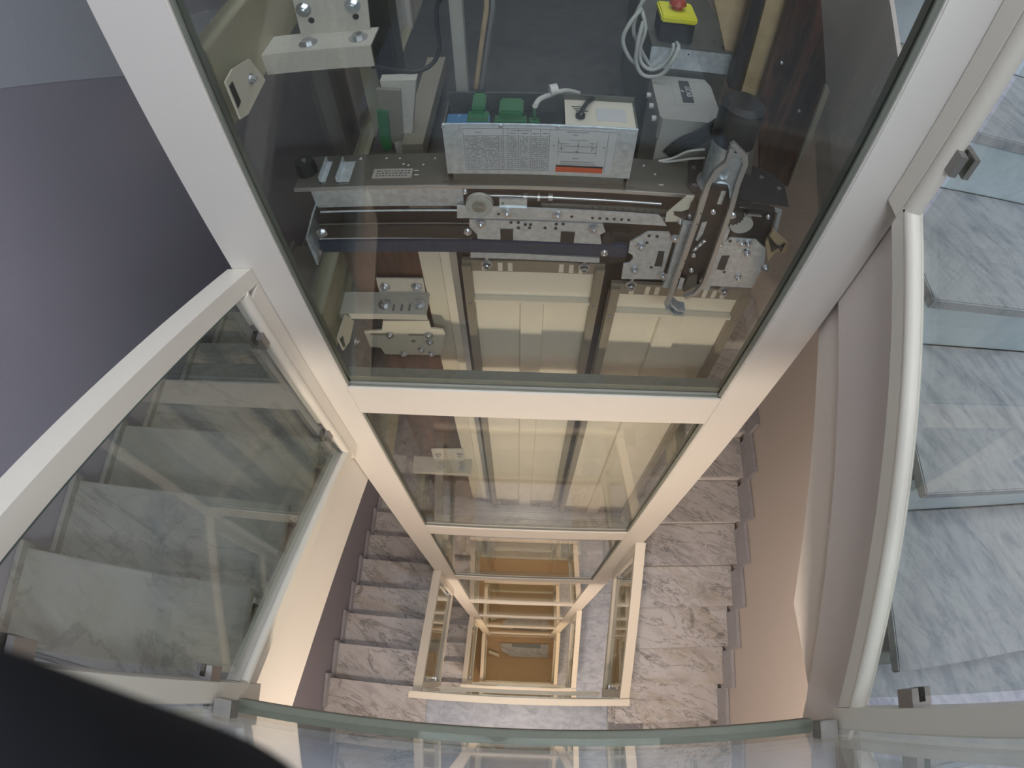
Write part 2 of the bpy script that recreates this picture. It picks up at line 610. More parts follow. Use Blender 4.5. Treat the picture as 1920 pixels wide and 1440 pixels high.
MB().box(PXL1, PXR0, SY0 + 0.01, SY0 + 0.09, ZG, ZG + 0.10).build('transom', 'white', fr)
side_z = [0.45, -0.455, -1.285, -2.2, -3.2, -4.3, -6.0, -7.8, -9.6, -11.4]
for z in side_z:
    MB().box(PXL1 - 0.05, PXL1, SY0 + 0.055, SY1, z - 0.17, z, 0.002).build('transom', 'olive', fr)
    if z < -2:
        MB().box(PXR0, PXR0 + 0.05, SY0 + 0.055, SY1, z - 0.17, z, 0.002).build('transom', 'olive', fr)
edges = [TOPZ - 0.35] + zs + [ZG + 0.29]
for k in range(len(edges) - 1):
    zt = edges[k] - (TH if k else 0)
    zb = edges[k + 1] if k < len(edges) - 2 else ZG + 0.10
    g = MB().box(PXL1, PXR0, SY0 + 0.014, SY0 + 0.024, zb, zt).build('glass_pane', 'glass', fr)
    if k in (2, 3, 4):
        q = MB()
        for (x0, x1, z0, z1) in ((PXL1, PXL1 + 0.008, zb, zt), (PXR0 - 0.012, PXR0, zb, zt), (PXL1, PXR0, zb, zb + 0.006), (PXL1, PXR0, zt - 0.008, zt)):
            q.box(x0, x1, SY0 + 0.008, SY0 + 0.013, z0, z1)
        q.box(PXL1, PXR0, SY0 + 0.026, SY0 + 0.06, zb, zb + 0.035)
        q.box(PXL1, PXL1 + 0.006, SY0 + 0.026, SY0 + 0.04, zb, zt)
        q.box(PXR0 - 0.008, PXR0, SY0 + 0.026, SY0 + 0.045, zb, zt)
        q.build('gasket', 'gasket', g)
for (x) in (PXL1 - 0.03, PXR0 + 0.02):
    MB().box(x, x + 0.01, SY0 + 0.052, SY1, ZG, TOPZ - 0.35).build('glass_pane', 'glass', fr)
MB().box(PXL1, PXR0, SY1 + 0.03, SY1 + 0.04, ZG, TOPZ - 0.35).build('glass_pane', 'glass', fr)

# ------------------------------------------------------------------ balustrades
BX0, BX1 = -0.742, -0.684
BXR0, BXR1 = 0.733, 0.787
SYM = 'stair balustrades around the well'


def clamp(parent, c, ax, side, ln=0.048):
    """block clamp: front jaw at c, web and rear jaw behind it along side; ax points from the frame to the pane"""
    c, ax, side = Vector(c), Vector(ax), Vector(side)
    up = Vector((0, 0, 1))
    b = MB()
    b.bar(c - ax * 0.008, c + ax * 0.036, up, ln, side, 0.016)
    b2 = c + side * 0.0155
    b.bar(b2 - ax * 0.008, b2 + ax * 0.008, up, ln, side, 0.015)
    b3 = c + side * 0.030
    b.bar(b3 - ax * 0.008, b3 + ax * 0.036, up, ln, side, 0.014)
    b.build('glass_clamp', 'steel', parent)


def balustrade_left(i):
    d = -i * H
    # z lines as functions of y
    top = lambda y: -0.5285 - 0.562 * y + d
    bot = lambda y: -1.535 - 0.62 * y + d
    if i == 3:            # at the ground floor the rail runs level
        top = lambda y: ZG + 0.95
        bot = lambda y: ZG + 0.11
    ya, yb = -0.09, 0.80
    t = thing('balustrade', ['near left balustrade with a cream frame, clamped glass pane and sloping handrail',
                             'cream balustrade on the left one storey down, sloping towards the shaft post',
                             'smaller cream balustrade on the left two storeys down in the well',
                             'tiny cream balustrade on the left at the foot of the well'][i], 'balustrade', (BX0, ya, bot(ya)), SYM)
    xc = (BX0 + BX1) / 2
    MB().bar((xc - 0.004, -0.152, top(-0.152) - 0.03), (xc - 0.004, SY0 - 0.001, top(SY0) - 0.03), (1, 0, 0), 0.066, (0, 0, 1), 0.055).build('handrail', 'rail', t)
    MB().box(BX0, BX1, 0.795, SY0 - 0.002, bot(SY0) - 0.06, top(SY0) - 0.055).build('end_frame', 'rail', t)
    MB().cyl((BX1 - 0.012, 0.785, bot(0.785)), (BX1 - 0.012, 0.785, top(0.785) - 0.06), 0.016, seg=16).build('bead', 'rail', t, smooth=True)
    MB().bar((xc, ya + 0.001, bot(ya) - 0.03), (xc, 0.794, bot(0.794) - 0.03), (1, 0, 0), BX1 - BX0 - 0.004, (0, 0, 1), 0.05).build('bottom_rail', 'rail', t)
    MB().cyl((BX1 - 0.012, ya, bot(ya) - 0.003), (BX1 - 0.012, 0.785, bot(0.785) - 0.003), 0.014, seg=16).build('bead', 'rail', t, smooth=True)
    MB().box(BX0, BX1, ya - 0.05, ya, bot(ya) - 0.08, top(ya) - 0.08).build('end_frame', 'rail', t)
    # pane hangs inside the frame
    px = BX1 - 0.035
    gp = MB().prism([(ya + 0.02, bot(ya) + 0.028), (0.758, bot(0.758) + 0.020), (0.758, top(0.758) - 0.085), (ya + 0.02, top(ya) - 0.085)], 'x', px, px + 0.010).build('glass_pane', 'glass_c', t)
    MB().bar((px + 0.005, ya + 0.02, top(ya + 0.02) - 0.071), (px + 0.005, 0.758, top(0.758) - 0.071), (1, 0, 0), 0.014, (0, 0, 1), 0.022).build('pane_edge', 'edge', gp)
    for (z) in (-1.197, -1.818) if i < 3 else ():
        clamp(t, (px + 0.020, 0.783, z + d), (0, -1, 0), (-1, 0, 0))
    for (z) in (-0.70, -1.31) if i < 3 else ():
        clamp(t, (px + 0.020, ya, z + d), (0, 1, 0), (-1, 0, 0))
    # plastered string below the frame, hiding the step ends
    if i == 3:
        return t
    s = MB().prism([(YF - 0.03, bot(YF - 0.03) - 0.055), (YB, bot(YB) - 0.055), (YB, bot(YB) - 0.33), (0.85, -2.55 + d), (YF - 0.03, -1.965 + d)], 'x', -0.776, -0.7425)
    s.build('stringer', 'white', t, label='smooth white plastered stair string below the cream frame')
    return t


def balustrade_right(i):
    d = -i * H
    top = lambda y: -0.27 + 0.66 * y + d
    bot = lambda y: -1.178 + 0.635 * y + d
    ya, yb = -0.10, 0.80
    t = thing('balustrade', ['near right balustrade with rounded cream frame and clamped pane over the marble steps',
                             'cream balustrade on the right one storey down, rising towards the shaft post',
                             'smaller cream balustrade on the right two storeys down in the well',
                             'tiny cream balustrade on the right at the foot of the well'][i], 'balustrade', (BXR1, ya, bot(ya)), SYM)
    xc = (BXR0 + BXR1) / 2
    MB().bar((xc + 0.004, -0.152, top(-0.152) - 0.03), (xc + 0.004, SY0 - 0.001, top(SY0) - 0.03), (1, 0, 0), 0.066, (0, 0, 1), 0.055).build('handrail', 'rail', t)
    MB().box(BXR0, BXR1, 0.80, SY0 - 0.002, bot(SY0) - 0.07, top(SY0) - 0.055).build('end_frame', 'rail', t)
    MB().cyl((BXR0 + 0.02, 0.790, bot(0.79) - 0.008), (BXR0 + 0.02, 0.790, top(0.79) - 0.06), 0.019, seg=18).build('bead', 'rail', t, smooth=True)
    MB().bar((xc, ya + 0.001, bot(ya) - 0.035), (xc, 0.799, bot(0.799) - 0.035), (1, 0, 0), BXR1 - BXR0 - 0.004, (0, 0, 1), 0.05).build('bottom_rail', 'rail', t)
    MB().cyl((BXR0 + 0.02, ya, bot(ya) - 0.005), (BXR0 + 0.02, 0.792, bot(0.792) - 0.005), 0.019, seg=18).build('bead', 'rail', t, smooth=True)
    MB().box(BXR0, BXR1, ya - 0.05, ya, bot(ya) - 0.08, top(ya) - 0.08).build('end_frame', 'rail', t)
    px = BXR0 + 0.030
    gp = MB().prism([(ya + 0.02, bot(ya) + 0.03), (0.765, bot(0.765) + 0.020), (0.765, top(0.765) - 0.085), (ya + 0.02, top(ya) - 0.085)], 'x', px, px + 0.010).build('glass_pane', 'glass_c', t)
    MB().bar((px + 0.005, ya + 0.02, top(ya + 0.02) - 0.071), (px + 0.005, 0.765, top(0.765) - 0.071), (1, 0, 0), 0.014, (0, 0, 1), 0.022).build('pane_edge', 'edge', gp)
    for (z) in (-0.528,):
        clamp(t, (px - 0.010, 0.788, z + d), (0, -1, 0), (1, 0, 0))
    for (z) in (-1.05, -0.5):
        clamp(t, (px - 0.010, ya, z + d), (0, 1, 0), (1, 0, 0))
    s = MB().prism([(YF - 0.03, bot(YF - 0.03) - 0.062), (YB, bot(YB) - 0.062), (YB, -1.525 + 0.55 * YB + d), (0.85, -1.07 + d), (YF - 0.03, -1.620 + d)], 'x', 0.7875, 0.820 if i else 0.800)
    s.build('stringer', 'wall_r', t, label='smooth pale plastered stair string below the cream frame')
    return t


def balustrade_front(i):
    z0 = L0 - i * H
    t = thing('balustrade', ['frameless front glass balustrade with a grey green bottom bar along the lower picture edge',
                             'front balustrade one storey down, the widest white bar of the nested rectangles',
                             'front balustrade two storeys down, the middle bar of the nested rectangles',
                             'front balustrade at the foot of the well, the smallest bar of the nested rectangles'][i], 'balustrade', (0.02, YF, z0), SYM)
    zt = z0 + 1.01 + (0.05 if i else 0)
    if i == 0:
        MB().box(-0.682, 0.731, -0.163, -0.128, z0 - 0.03, z0 + 0.012, 0.002).build('bottom_rail', 'chan', t)
        gp = MB().box(-0.682, 0.731, -0.158, -0.146, z0 + 0.013, zt - 0.03).build('glass_pane', 'glass_c', t)
        MB().box(-0.76, 0.80, -0.21, -0.16, z0 - 0.20, z0 - 0.035).build('fascia', 'plaster', t)
        MB().box(-0.76, 0.80, -0.19, -0.14, zt - 0.03, zt + 0.01).build('handrail', 'rail', t)
        for x in (-0.658, 0.707):
            MB().box(x - 0.022, x + 0.022, -0.175, -0.125, z0 + 0.10, z0 + 0.145, 0.002).build('glass_clamp', 'steel', t)
    else:
        MB().box(-0.76, 0.80, -0.205, -0.155, zt - 0.03, zt + 0.02, 0.003).build('handrail', 'rail', t)
        MB().box(-0.682, 0.731, -0.163, -0.128, z0 - 0.03, z0 + 0.012).build('bottom_rail', 'rail', t)
        MB().box(-0.682, 0.731, -0.158, -0.146, z0 + 0.013, zt - 0.03).build('glass_pane', 'glass_c', t)
        MB().box(-0.76, 0.80, -0.21, -0.16, z0 - 0.20, z0 - 0.035).build('fascia', 'plaster', t)
    return t


M['chan'] = paint('grey_green_channel', (0.15, 0.155, 0.12), 0.7, 0.0, var=0.03)
for i in range(4):
    balustrade_left(i)
    balustrade_right(i)
    balustrade_front(i)

M['bracketp'] = paint('chalky_cream_paint', (0.46, 0.44, 0.38), 0.6, scale=90, var=0.06, bump=0.1)
# ------------------------------------------------------------------ elevator car
YD1, YD2 = 1.05, 1.02          # slow (left) and fast (right) door panel planes


def zy(px, py, Y):
    return atY(px, py, Y).z


SILL = (zy(985, 948, YD1) + zy(1120, 958, YD2)) / 2


def pbox(mb, x0, y0, x1, y1, Y, dep, bev=0.0):
    """box whose front face lies in the plane y = Y between two opposite corners seen at these pixels"""
    a, b = atY(x0, y0, Y), atY(x1, y1, Y)
    return mb.box(a.x, b.x, Y, Y + dep, a.z, b.z, bev)


def ppoly(mb, pts, Y, dep):
    P2 = [atY(x, y, Y) for x, y in pts]
    return mb.prism([(p.x, p.z) for p in P2], 'y', Y, Y + dep)


def holes(parent, name, mat, pts, Y, r, h=0.0015):
    for (x, y) in pts:
        c = atY(x, y, Y)
        MB().cyl((c.x, Y, c.z), (c.x, Y - h, c.z), r, seg=14).build(name, mat, parent)


def screws(parent, pts, Y, r=0.006, name='screw', mat='bolt'):
    for (x, y) in pts:
        c = atY(x, y, Y)
        m = MB().cyl((c.x, Y, c.z), (c.x, Y - 0.004, c.z), r, r * 0.8, seg=18)
        m.ring((c.x, Y - 0.0045, c.z), (0, 1, 0), r * 0.62, r * 0.35, 0.002, 16)
        m.build(name, mat, parent, smooth=True)


def nuts(parent, pts, Y, r=0.008, h=0.006):
    for (x, y) in pts:
        c = atY(x, y, Y)
        bolt(MB(), (c.x, Y, c.z), (0, -1, 0), r, h).build('nut', 'bolt', parent)


car = thing('elevator_car', 'elevator car with dark roof and brown front panel standing inside the glazed shaft', 'elevator car', (0.1, 1.1, SILL))
ROOF = -1.00
MB().box(-0.455, 0.575, 1.10, 2.35, ROOF - 0.02, ROOF, 0.003).build('roof', 'roof', car)
MB().box(-0.455, -0.45, 1.10, 2.35, SILL, ROOF - 0.021).build('side_wall', 'brown', car)
MB().box(0.555, 0.575, 1.10, 2.35, SILL, ROOF - 0.021).build('side_wall', 'brown', car)
MB().box(-0.449, 0.554, 2.33, 2.35, SILL, ROOF - 0.021).build('back_wall', 'brown', car)
MB().box(-0.449, 0.554, 1.10, 2.329, SILL - 0.05, SILL).build('car_floor', 'dark', car)
# front left: brown laminate, pale jamb with a grey return and a black seal
xj0, xj1, xj2, xj3 = atY(812, 600, 1.09).x, atY(846, 600, 1.08).x, atY(862, 600, 1.075).x, atY(868, 600, 1.07).x
MB().box(-0.55, xj0, 1.09, 1.10, SILL, -0.99).build('front_panel', 'brown', car)
MB().box(xj0, xj1, 1.082, 1.10, SILL, -0.99, 0.003).build('jamb', 'ivory', car)
MB().box(xj1, xj2, 1.074, 1.10, SILL, -0.99, 0.002).build('jamb', 'door', car, label='narrow ivory jamb profile')
MB().box(xj2, xj3 + 0.008, 1.066, 1.10, SILL, -0.99).build('jamb', 'alu', car, label='slim bare metal jamb edge')
MB().box(xj3 + 0.008, xj3 + 0.022, 1.078, 1.10, SILL, -0.99).build('seal', 'dark', car)
MB().box(0.607, 0.630, 1.07, 1.10, SILL, -1.15).build('jamb', 'doorfr', car, label='taupe jamb at the closing edge')
MB().box(-0.20, 0.62, 1.085, 1.099, SILL, -0.99).build('front_lining', 'dark', car)
s1 = MB()
for k in range(3):
    s1.box(-0.55, 0.62, 0.975 + k * 0.035, 0.982 + k * 0.035, SILL - 0.03, SILL - 0.012)
s1.box(-0.55, 0.62, 0.97, 1.10, SILL - 0.05, SILL - 0.031)
s1.build('sill', 'alu', car)
MB().box(-0.52, 0.60, 1.005, 1.013, SILL - 0.75, SILL - 0.051).build('apron', 'galvd', car)
MB().prism([(1.005, SILL - 0.75), (1.10, SILL - 0.9), (1.108, SILL - 0.9), (1.013, SILL - 0.75)], 'x', -0.52, 0.60).build('apron_lip', 'galvd', car)
MB().bar(atZ(820, 120, -0.93), atZ(775, 285, -0.93), (1, 0, 0), 0.055, (0, 0, 1), 0.05).build('roof_beam', 'doorfr', car)
MB().bar(atZ(858, -120, -0.86), atZ(862, -121, -0.86) + Vector((0, 0.5, 0)), (1, 0, 0), 0.02, (0, 0, 1), 0.02).build('roof_beam', 'ivory', car)
x_ = atY(860, 90, 1.12).x
MB().box(x_ - 0.013, x_ + 0.013, 1.12, 1.15, -0.97, 0.35, 0.002).build('upright', 'greybox', car, label='slim pale grey upright')
ppoly(MB(), [(1325, -60), (1424, -60), (1366, 165), (1362, 105)], 1.30, 0.02).build('upright', 'tan', car, label='wide tan primed upright')
ppoly(MB(), [(1452, -60), (1503, -60), (1427, 190), (1388, 190), (1390, 172)], 1.26, 0.02).build('upright', 'tan', car, label='tan primed angle beside the black rail')
ppoly(MB(), [(1500, -60), (1534, -60), (1549, 160), (1478, 350), (1425, 340), (1424, 190)], 1.22, 0.02).build('side_board', 'brown', car, label='reddish brown board beside the motor')
ppoly(MB(), [(1549, 160), (1556, 170), (1486, 352), (1478, 350)], 1.21, 0.03).build('board_edge', 'ivory', car)
for q in ((1465, 117), (1498, 207)):
    screws(car, [q], 1.218, 0.005)
b_ = MB()
b_.box(-0.15, 0.35, 1.45, 1.47, ROOF, ROOF + 0.03)
b_.build('roof_rib', 'roof', car)
MB().tube([atY(897, -60, 1.3), atY(912, 0, 1.3), atY(905, 65, 1.3), atY(892, 165, 1.3)], 0.006).build('roof_pipe', 'tan', car, smooth=True)
MB().tube([atY(915, -60, 1.3), atY(925, 0, 1.3), atY(918, 65, 1.3), atY(905, 165, 1.3)], 0.006).build('roof_pipe', 'alu', car, smooth=True)


def door_panel(X0, X1, Z1, Y, label):
    t = thing('elevator_door_panel', label, 'door panel', ((X0 + X1) / 2, Y, SILL), 'sliding door panels of the elevator car')
    cw = 0.026
    MB().box(X0, X1, Y + 0.006, Y + 0.012, SILL, Z1 - 0.045).build('sheet', 'door', t)
    for a, b in ((X0, X0 + cw), (X1 - cw, X1)):
        e = MB().box(a, b, Y - 0.022, Y + 0.006, SILL + 0.008, Z1 - 0.008, 0.002).build('edge_channel', 'doorfr', t)
        zc = zy(885, 557, YD1)
        c = (a + b) / 2
        MB().cyl((c, Y - 0.022, zc), (c, Y - 0.026, zc), 0.006, seg=16).build('screw', 'bolt', e)
    h = MB().box(X0, X1, Y - 0.006, Y + 0.006, Z1 - 0.046, Z1).build('top_strip', 'doorfr', t)
    for k in (0, 1, 2, 3, 4, 5):
        xs = X0 + [0.055, 0.10, 0.128, 0.27, 0.298, 0.326][k]
        MB().box(xs, xs + 0.013, Y - 0.0075, Y - 0.006, Z1 - 0.042, Z1 - 0.008).build('slot', 'door', h)
    zc = zy(885, 557, YD1)
    MB().prism([(Y + 0.006, zc - 0.006), (Y - 0.014, zc - 0.006), (Y - 0.014, zc + 0.005), (Y + 0.006, zc + 0.005)], 'x', X0 + cw, X1 - cw).build('cross_rib', 'door', t)
    xm = (X0 + X1) / 2
    MB().prism([(xm - 0.038, Y + 0.006), (xm - 0.034, Y - 0.008), (xm + 0.034, Y - 0.008), (xm + 0.038, Y + 0.006)], 'z', SILL + 0.005, zc - 0.0065).build('stiffener', 'door', t)
    MB().box(X0 + cw, X1 - cw, Y - 0.004, Y + 0.006, SILL + 0.002, SILL + 0.09).build('kick_strip', 'doorfr', t)
    for xx in (X0 + 0.06, X0 + 0.085, X0 + 0.26, X0 + 0.285):
        MB().cyl((xx, Y - 0.004, SILL + 0.04), (xx, Y - 0.008, SILL + 0.04), 0.007, seg=12).build('fixing', 'dark', t)
    return t


PX = [sum(atY(x, y, Y).x for x, y in pp) / 3 for Y, pp in ((YD1, ((868, 500), (893, 712), (925, 945))), (YD1, ((1128, 500), (1096, 712), (1042, 950))), (YD2, ((1141, 540), (1107, 712), (1050, 955))), (YD2, ((1398, 560), (1318, 712), (1178, 958))))]
door_panel(PX[0], PX[1], zy(990, 487, YD1), YD1, 'left sliding elevator door panel, tall ivory sheet between taupe channels')
door_panel(PX[2], min(PX[3], 0.640), zy(1250, 533, YD2), YD2, 'right sliding elevator door panel, ivory sheet directly below the long coupler bars')

# ------------------------------------------------------------------ door operator
op = thing('door_operator', 'zinc plated door drive beam with rollers, tracks and coupler bars above the door panels', 'door drive', (0.0, 1.0, -0.78))
YO = 0.965
ztop = zy(700, 348, YO)
xl_, xr_ = atY(548, 345, YO).x, atY(1300, 372, YO).x
tp = MB().prism([(YO, ztop), (1.078, ztop), (1.078, ztop - 0.003), (YO, ztop - 0.003)], 'x', xl_, xr_).build('top_plate', 'galvd', op)
for (x, y) in ((725, 297), (750, 297), (757, 308), (766, 310), (794, 309), (816, 297), (1207, 311), (1228, 327)):
    c = atZ(x, y, ztop)
    MB().cyl((c.x, c.y, ztop), (c.x, c.y, ztop + 0.0012), 0.0026, seg=12).build('punched_hole', 'paper', tp)
for (x, y) in ((781, 320), (781, 328), (1240, 347)):
    c = atZ(x, y, ztop)
    MB().box(c.x - 0.005, c.x + 0.005, c.y - 0.0015, c.y + 0.0015, ztop, ztop + 0.0012).build('punched_slot', 'paper', tp)
a = atZ(677, 297, ztop)
MB().prism([(a.x - 0.004, a.y - 0.005), (a.x + 0.004, a.y - 0.005), (a.x, a.y + 0.006)], 'z', ztop, ztop + 0.001).build('arrow_mark', 'paper', tp)
a, b = atZ(697, 335, ztop), atZ(775, 316, ztop)
st = MB().box(a.x, b.x, a.y, b.y, ztop, ztop + 0.0008).build('sticker', 'greybox', tp)
for k in range(3):
    w_ = MB()
    x = a.x + 0.008
    while x < b.x - 0.01:
        w = random.uniform(0.003, 0.008)
        yy = a.y + (b.y - a.y) * (0.25 + 0.25 * k)
        w_.box(x, x + w, yy - 0.0012, yy + 0.0012, ztop + 0.0009, ztop + 0.0013)
        x += w + 0.003
    w_.build('print_line', 'inkb', st)
# bent galvanised front of the beam
z1, z2 = ztop - 0.004, zy(700, 394, YO)
MB().prism([(YO - 0.004, z1), (YO, z1), (YO + 0.002, z2 + 0.03), (YO + 0.008, z2 + 0.012), (YO + 0.030, z2), (YO + 0.026, z2 - 0.002), (YO + 0.003, z2 + 0.010), (YO - 0.003, z2 + 0.03)], 'x', atY(585, 360, YO).x, atY(868, 360, YO).x).build('beam_face', 'galv', op, smooth=True)
MB().box(atY(868, 360, YO).x, atY(1290, 375, YO).x, YO + 0.03, YO + 0.034, z2 - 0.02, z1).build('beam_back', 'dark', op)
MB().box(xl_, xr_, YO - 0.004, YO, ztop - 0.008, ztop).build('beam_lip', 'alu', op)
# hanging back plate and rails
zb0, zb1 = zy(700, 396, 1.0), zy(700, 474, 0.98)
MB().box(-0.54, atY(1165, 470, 1.0).x, 1.000, 1.008, zb1, zb0).build('back_plate', 'dark', op)
ze = zy(640, 452, 0.955)
zf = zy(640, 474, 0.955)
MB().box(atY(600, 462, 0.955).x, atY(1175, 480, 0.955).x, 0.955, 0.972, zf, ze, 0.003).build('lower_track', 'rail_blue', op)
MB().box(atY(1120, 470, 0.975).x, atY(1175, 470, 0.975).x, 0.973, 0.985, zf - 0.04, ze + 0.03).build('track_bracket', 'dark', op)
for (py, r, mt) in ((395, 0.0025, 'galv'), (419, 0.002, 'galvd'), (446, 0.0035, 'alu')):
    z = zy(700, py, 0.965)
    MB().cyl((atY(600, py, 0.965).x, 0.965, z), (atY(885 if py > 400 else 1260, py, 0.965).x, 0.965, z), r, seg=10).build('rod', mt, op, smooth=True)
q = atY(625, 436, 0.97)
ppoly(MB(), [(600, 425), (880, 425), (895, 434), (893, 444), (882, 448), (600, 446)], 0.958, 0.006).build('slide_arm', 'dark', op)
screws(op, [(877, 435), (1133, 474)], 0.956, 0.011)
screws(op, [(872, 359)], YO - 0.004, 0.007)
# left end: angled side plate with two bolts, black buffer, small clear brackets
ppoly(MB(), [(585, 400), (588, 400), (576, 446), (594, 478), (597, 497), (594, 497), (573, 447)], 0.93, 0.07).build('end_plate', 'galv', op)
nuts(op, [(604, 436), (594, 471)], 0.958, 0.010)
c = atZ(577, 322, ztop)
m = MB().cyl((c.x, c.y, ztop + 0.0), (c.x, c.y, ztop + 0.035), 0.026, 0.022, 12)
m.build('buffer', 'black', op)
MB().cyl((c.x, c.y, ztop + 0.035), (c.x, c.y, ztop + 0.038), 0.006, seg=6).build('buffer_screw', 'bolt', op)
for (u0, u1) in ((600, 625), (632, 668)):
    a, b = atZ(u0, 345, ztop), atZ(u1, 305, ztop)
    MB().box(a.x, b.x, a.y, b.y, ztop + 0.002, ztop + 0.004).box(a.x, a.x + 0.003, a.y, b.y, ztop, ztop + 0.02).box(a.x, b.x, a.y, a.y + 0.002, ztop, ztop + 0.006).build('small_bracket', 'galv', op)
# slow panel hanger: perforated strip, polished plate with slots, roller
YH = 0.952
ppoly(MB(), [(857, 387), (1235, 404), (1240, 408), (1250, 424), (857, 409)], YH, 0.004).build('perforated_strip', 'galv', op)
holes(op, 'strip_hole', 'inkb', [(935, 401), (1072, 406)] + [(1111 + 13.6 * k, 408.5 + 0.7 * k) for k in range(6)], YH, 0.0035)
holes(op, 'strip_hole', 'dark', [(1111 + 14 * k, 389 + 0.8 * k) for k in range(9)], YH + 0.008, 0.003)
ppoly(MB(), [(1015, 382), (1260, 395), (1260, 402), (1015, 389)], YH + 0.009, 0.004).build('perforated_strip', 'galvd', op, label='dull rear perforated strip')
ppoly(MB(), [(880, 412), (1130, 420), (1135, 435), (1125, 440), (1128, 458), (1120, 458), (895, 448), (895, 440), (880, 425)], YH + 0.003, 0.005).build('hanger_plate', 'galv', op)
ppoly(MB(), [(882, 472), (1124, 484), (1124, 493), (882, 483)], YH + 0.006, 0.005).build('hanger_foot', 'galv', op)
holes(op, 'plate_hole', 'inkb', [(958, 417), (972, 417), (1043, 420), (1056, 420), (985, 421), (995, 421), (972, 427), (993, 427), (1022, 427), (1042, 428)], YH + 0.002, 0.0038)
for (x) in (950, 1064):
    pbox(MB(), x - 12, 430 + (x - 950) * 0.04, x + 12, 451 + (x - 950) * 0.04, YH + 0.001, 0.004).build('clip', 'dark', op)
nuts(op, [(950, 400), (1045, 404), (901, 420), (1113, 430)], YH - 0.001, 0.0085)
pbox(MB(), 936, 373, 988, 393, YH + 0.004, 0.006).build('belt_clamp', 'galv', op)
holes(op, 'plate_hole', 'green', [(943, 381)], YH + 0.003, 0.003)
c = atY(899, 384, 0.95)
w = MB().cyl((c.x, 0.958, c.z), (c.x, 0.944, c.z), 0.031, seg=40).ring((c.x, 0.944, c.z), (0, 1, 0), 0.031, 0.026, 0.006, 40).build('roller', 'roller', op, smooth=True)
for rr in (0.016, 0.011, 0.006):
    MB().ring((c.x, 0.943, c.z), (0, 1, 0), rr, rr - 0.002, 0.003, 30).build('roller_ring', 'doorfr', w, smooth=True)
m = MB()
c1, c2 = atY(905, 366, 0.975), atY(1240, 382, 0.975)
m.cyl(c1, c2, 0.004, seg=12)
for (u, l_) in ((985, 8), (1010, 6), (1032, 10)):
    p = atY(u, 369, 0.975)
    m.cyl((p.x - l_ / 2000, p.y, p.z), (p.x + l_ / 2000, p.y, p.z), 0.010, seg=14)
m.build('drive_rod', 'alu', op, smooth=True)
c = atY(1140, 447, 0.955)
MB().cyl((c.x, 0.965, c.z), (c.x, 0.948, c.z), 0.015, seg=20).build('roller', 'black', op, smooth=True, label='small black roller')
# wide dull beam between box and coupler, front
nuts(op, [(913, 494), (1095, 500), (1183, 533), (1357, 543)], 1.0, 0.011, 0.012)
for (x, y) in ((913, 494), (1095, 500), (1183, 533), (1357, 543)):
    c = atY(x, y, 1.0)
    MB().cyl((c.x, 1.0, c.z - 0.004), (c.x, 1.0, c.z + 0.030), 0.005, seg=10).build('stud', 'bolt', op, smooth=True)
# fast panel hanger plates, left and right of the coupler
ppoly(MB(), [(1214, 435), (1255, 436), (1262, 450), (1240, 524), (1165, 523), (1169, 495), (1180, 493), (1187, 484), (1186, 478), (1178, 474), (1181, 454)], 0.944, 0.004).build('hanger_plate', 'galv', op, label='pale zinc plate left of the coupler bars')
ppoly(MB(), [(1368, 446), (1418, 450), (1436, 468), (1432, 498), (1410, 540), (1330, 536), (1345, 470)], 0.944, 0.004).build('hanger_plate', 'galv', op, label='pale zinc plate right of the coupler bars')
nuts(op, [(1202, 462), (1190, 506), (1384, 520), (1438 - 3, 501), (1390, 456), (1402, 457), (1400, 475)], 0.943, 0.0085)
holes(op, 'plate_hole', 'inkb', [(1213, 455), (1217, 442), (1232, 443), (1221, 501), (1369, 452), (1398, 469), (1358, 510)], 0.9435, 0.004)
ppoly(MB(), [(1235, 471), (1246, 472), (1241, 500), (1227, 499)], 0.9425, 0.002).build('cut_out', 'inkb', op)
ppoly(MB(), [(1354, 480), (1368, 480), (1358, 507), (1343, 505)], 0.9425, 0.002).build('cut_out', 'inkb', op)
ppoly(MB(), [(1256, 395), (1287, 369), (1302, 369), (1292, 392), (1270, 399), (1262, 403), (1282, 410), (1280, 416), (1247, 416), (1250, 400)], 0.940, 0.004).build('cam_plate', 'ivory', op)
ppoly(MB(), [(1263, 397), (1290, 398), (1296, 380), (1303, 372), (1303, 410), (1285, 413), (1266, 404)], 0.938, 0.003).build('lever', 'dark', op)
screws(op, [(1275, 416), (1293, 405)], 0.936, 0.006)
# coupler (skate): bent flat bars
def strip(pts, Y, w, dep, name, mat, label=None):
    """flat bar bent along a polyline, mitred at the bends"""
    P3 = [atY(x, y, Y) for x, y in pts]
    P2 = [Vector((p.x, p.z)) for p in P3]
    L_, R_ = [], []
    for i, p in enumerate(P2):
        d0_ = (p - P2[i - 1]).normalized() if i else (P2[1] - p).normalized()
        d1_ = (P2[i + 1] - p).normalized() if i < len(P2) - 1 else d0_
        n0, n1 = Vector((-d0_.y, d0_.x)), Vector((-d1_.y, d1_.x))
        n_ = (n0 + n1).normalized()
        k = w / 2 / max(0.5, n_.dot(n1))
        L_.append(tuple(p + n_ * k))
        R_.append(tuple(p - n_ * k))
    m = MB()
    v = [[m.b.verts.new((q[0], yy, q[1])) for q in side] for yy in (Y - dep / 2, Y + dep / 2) for side in (L_, R_)]
    for i in range(len(P2) - 1):
        j = i + 1
        m.b.faces.new((v[0][i], v[0][j], v[1][j], v[1][i]))
        m.b.faces.new((v[2][i], v[3][i], v[3][j], v[2][j]))
        m.b.faces.new((v[0][i], v[2][i], v[2][j], v[0][j]))
        m.b.faces.new((v[1][i], v[1][j], v[3][j], v[3][i]))
    for i in (0, -1):
        m.b.faces.new((v[0][i], v[1][i], v[3][i], v[2][i]))
    return m.build(name, mat, op, label=label)


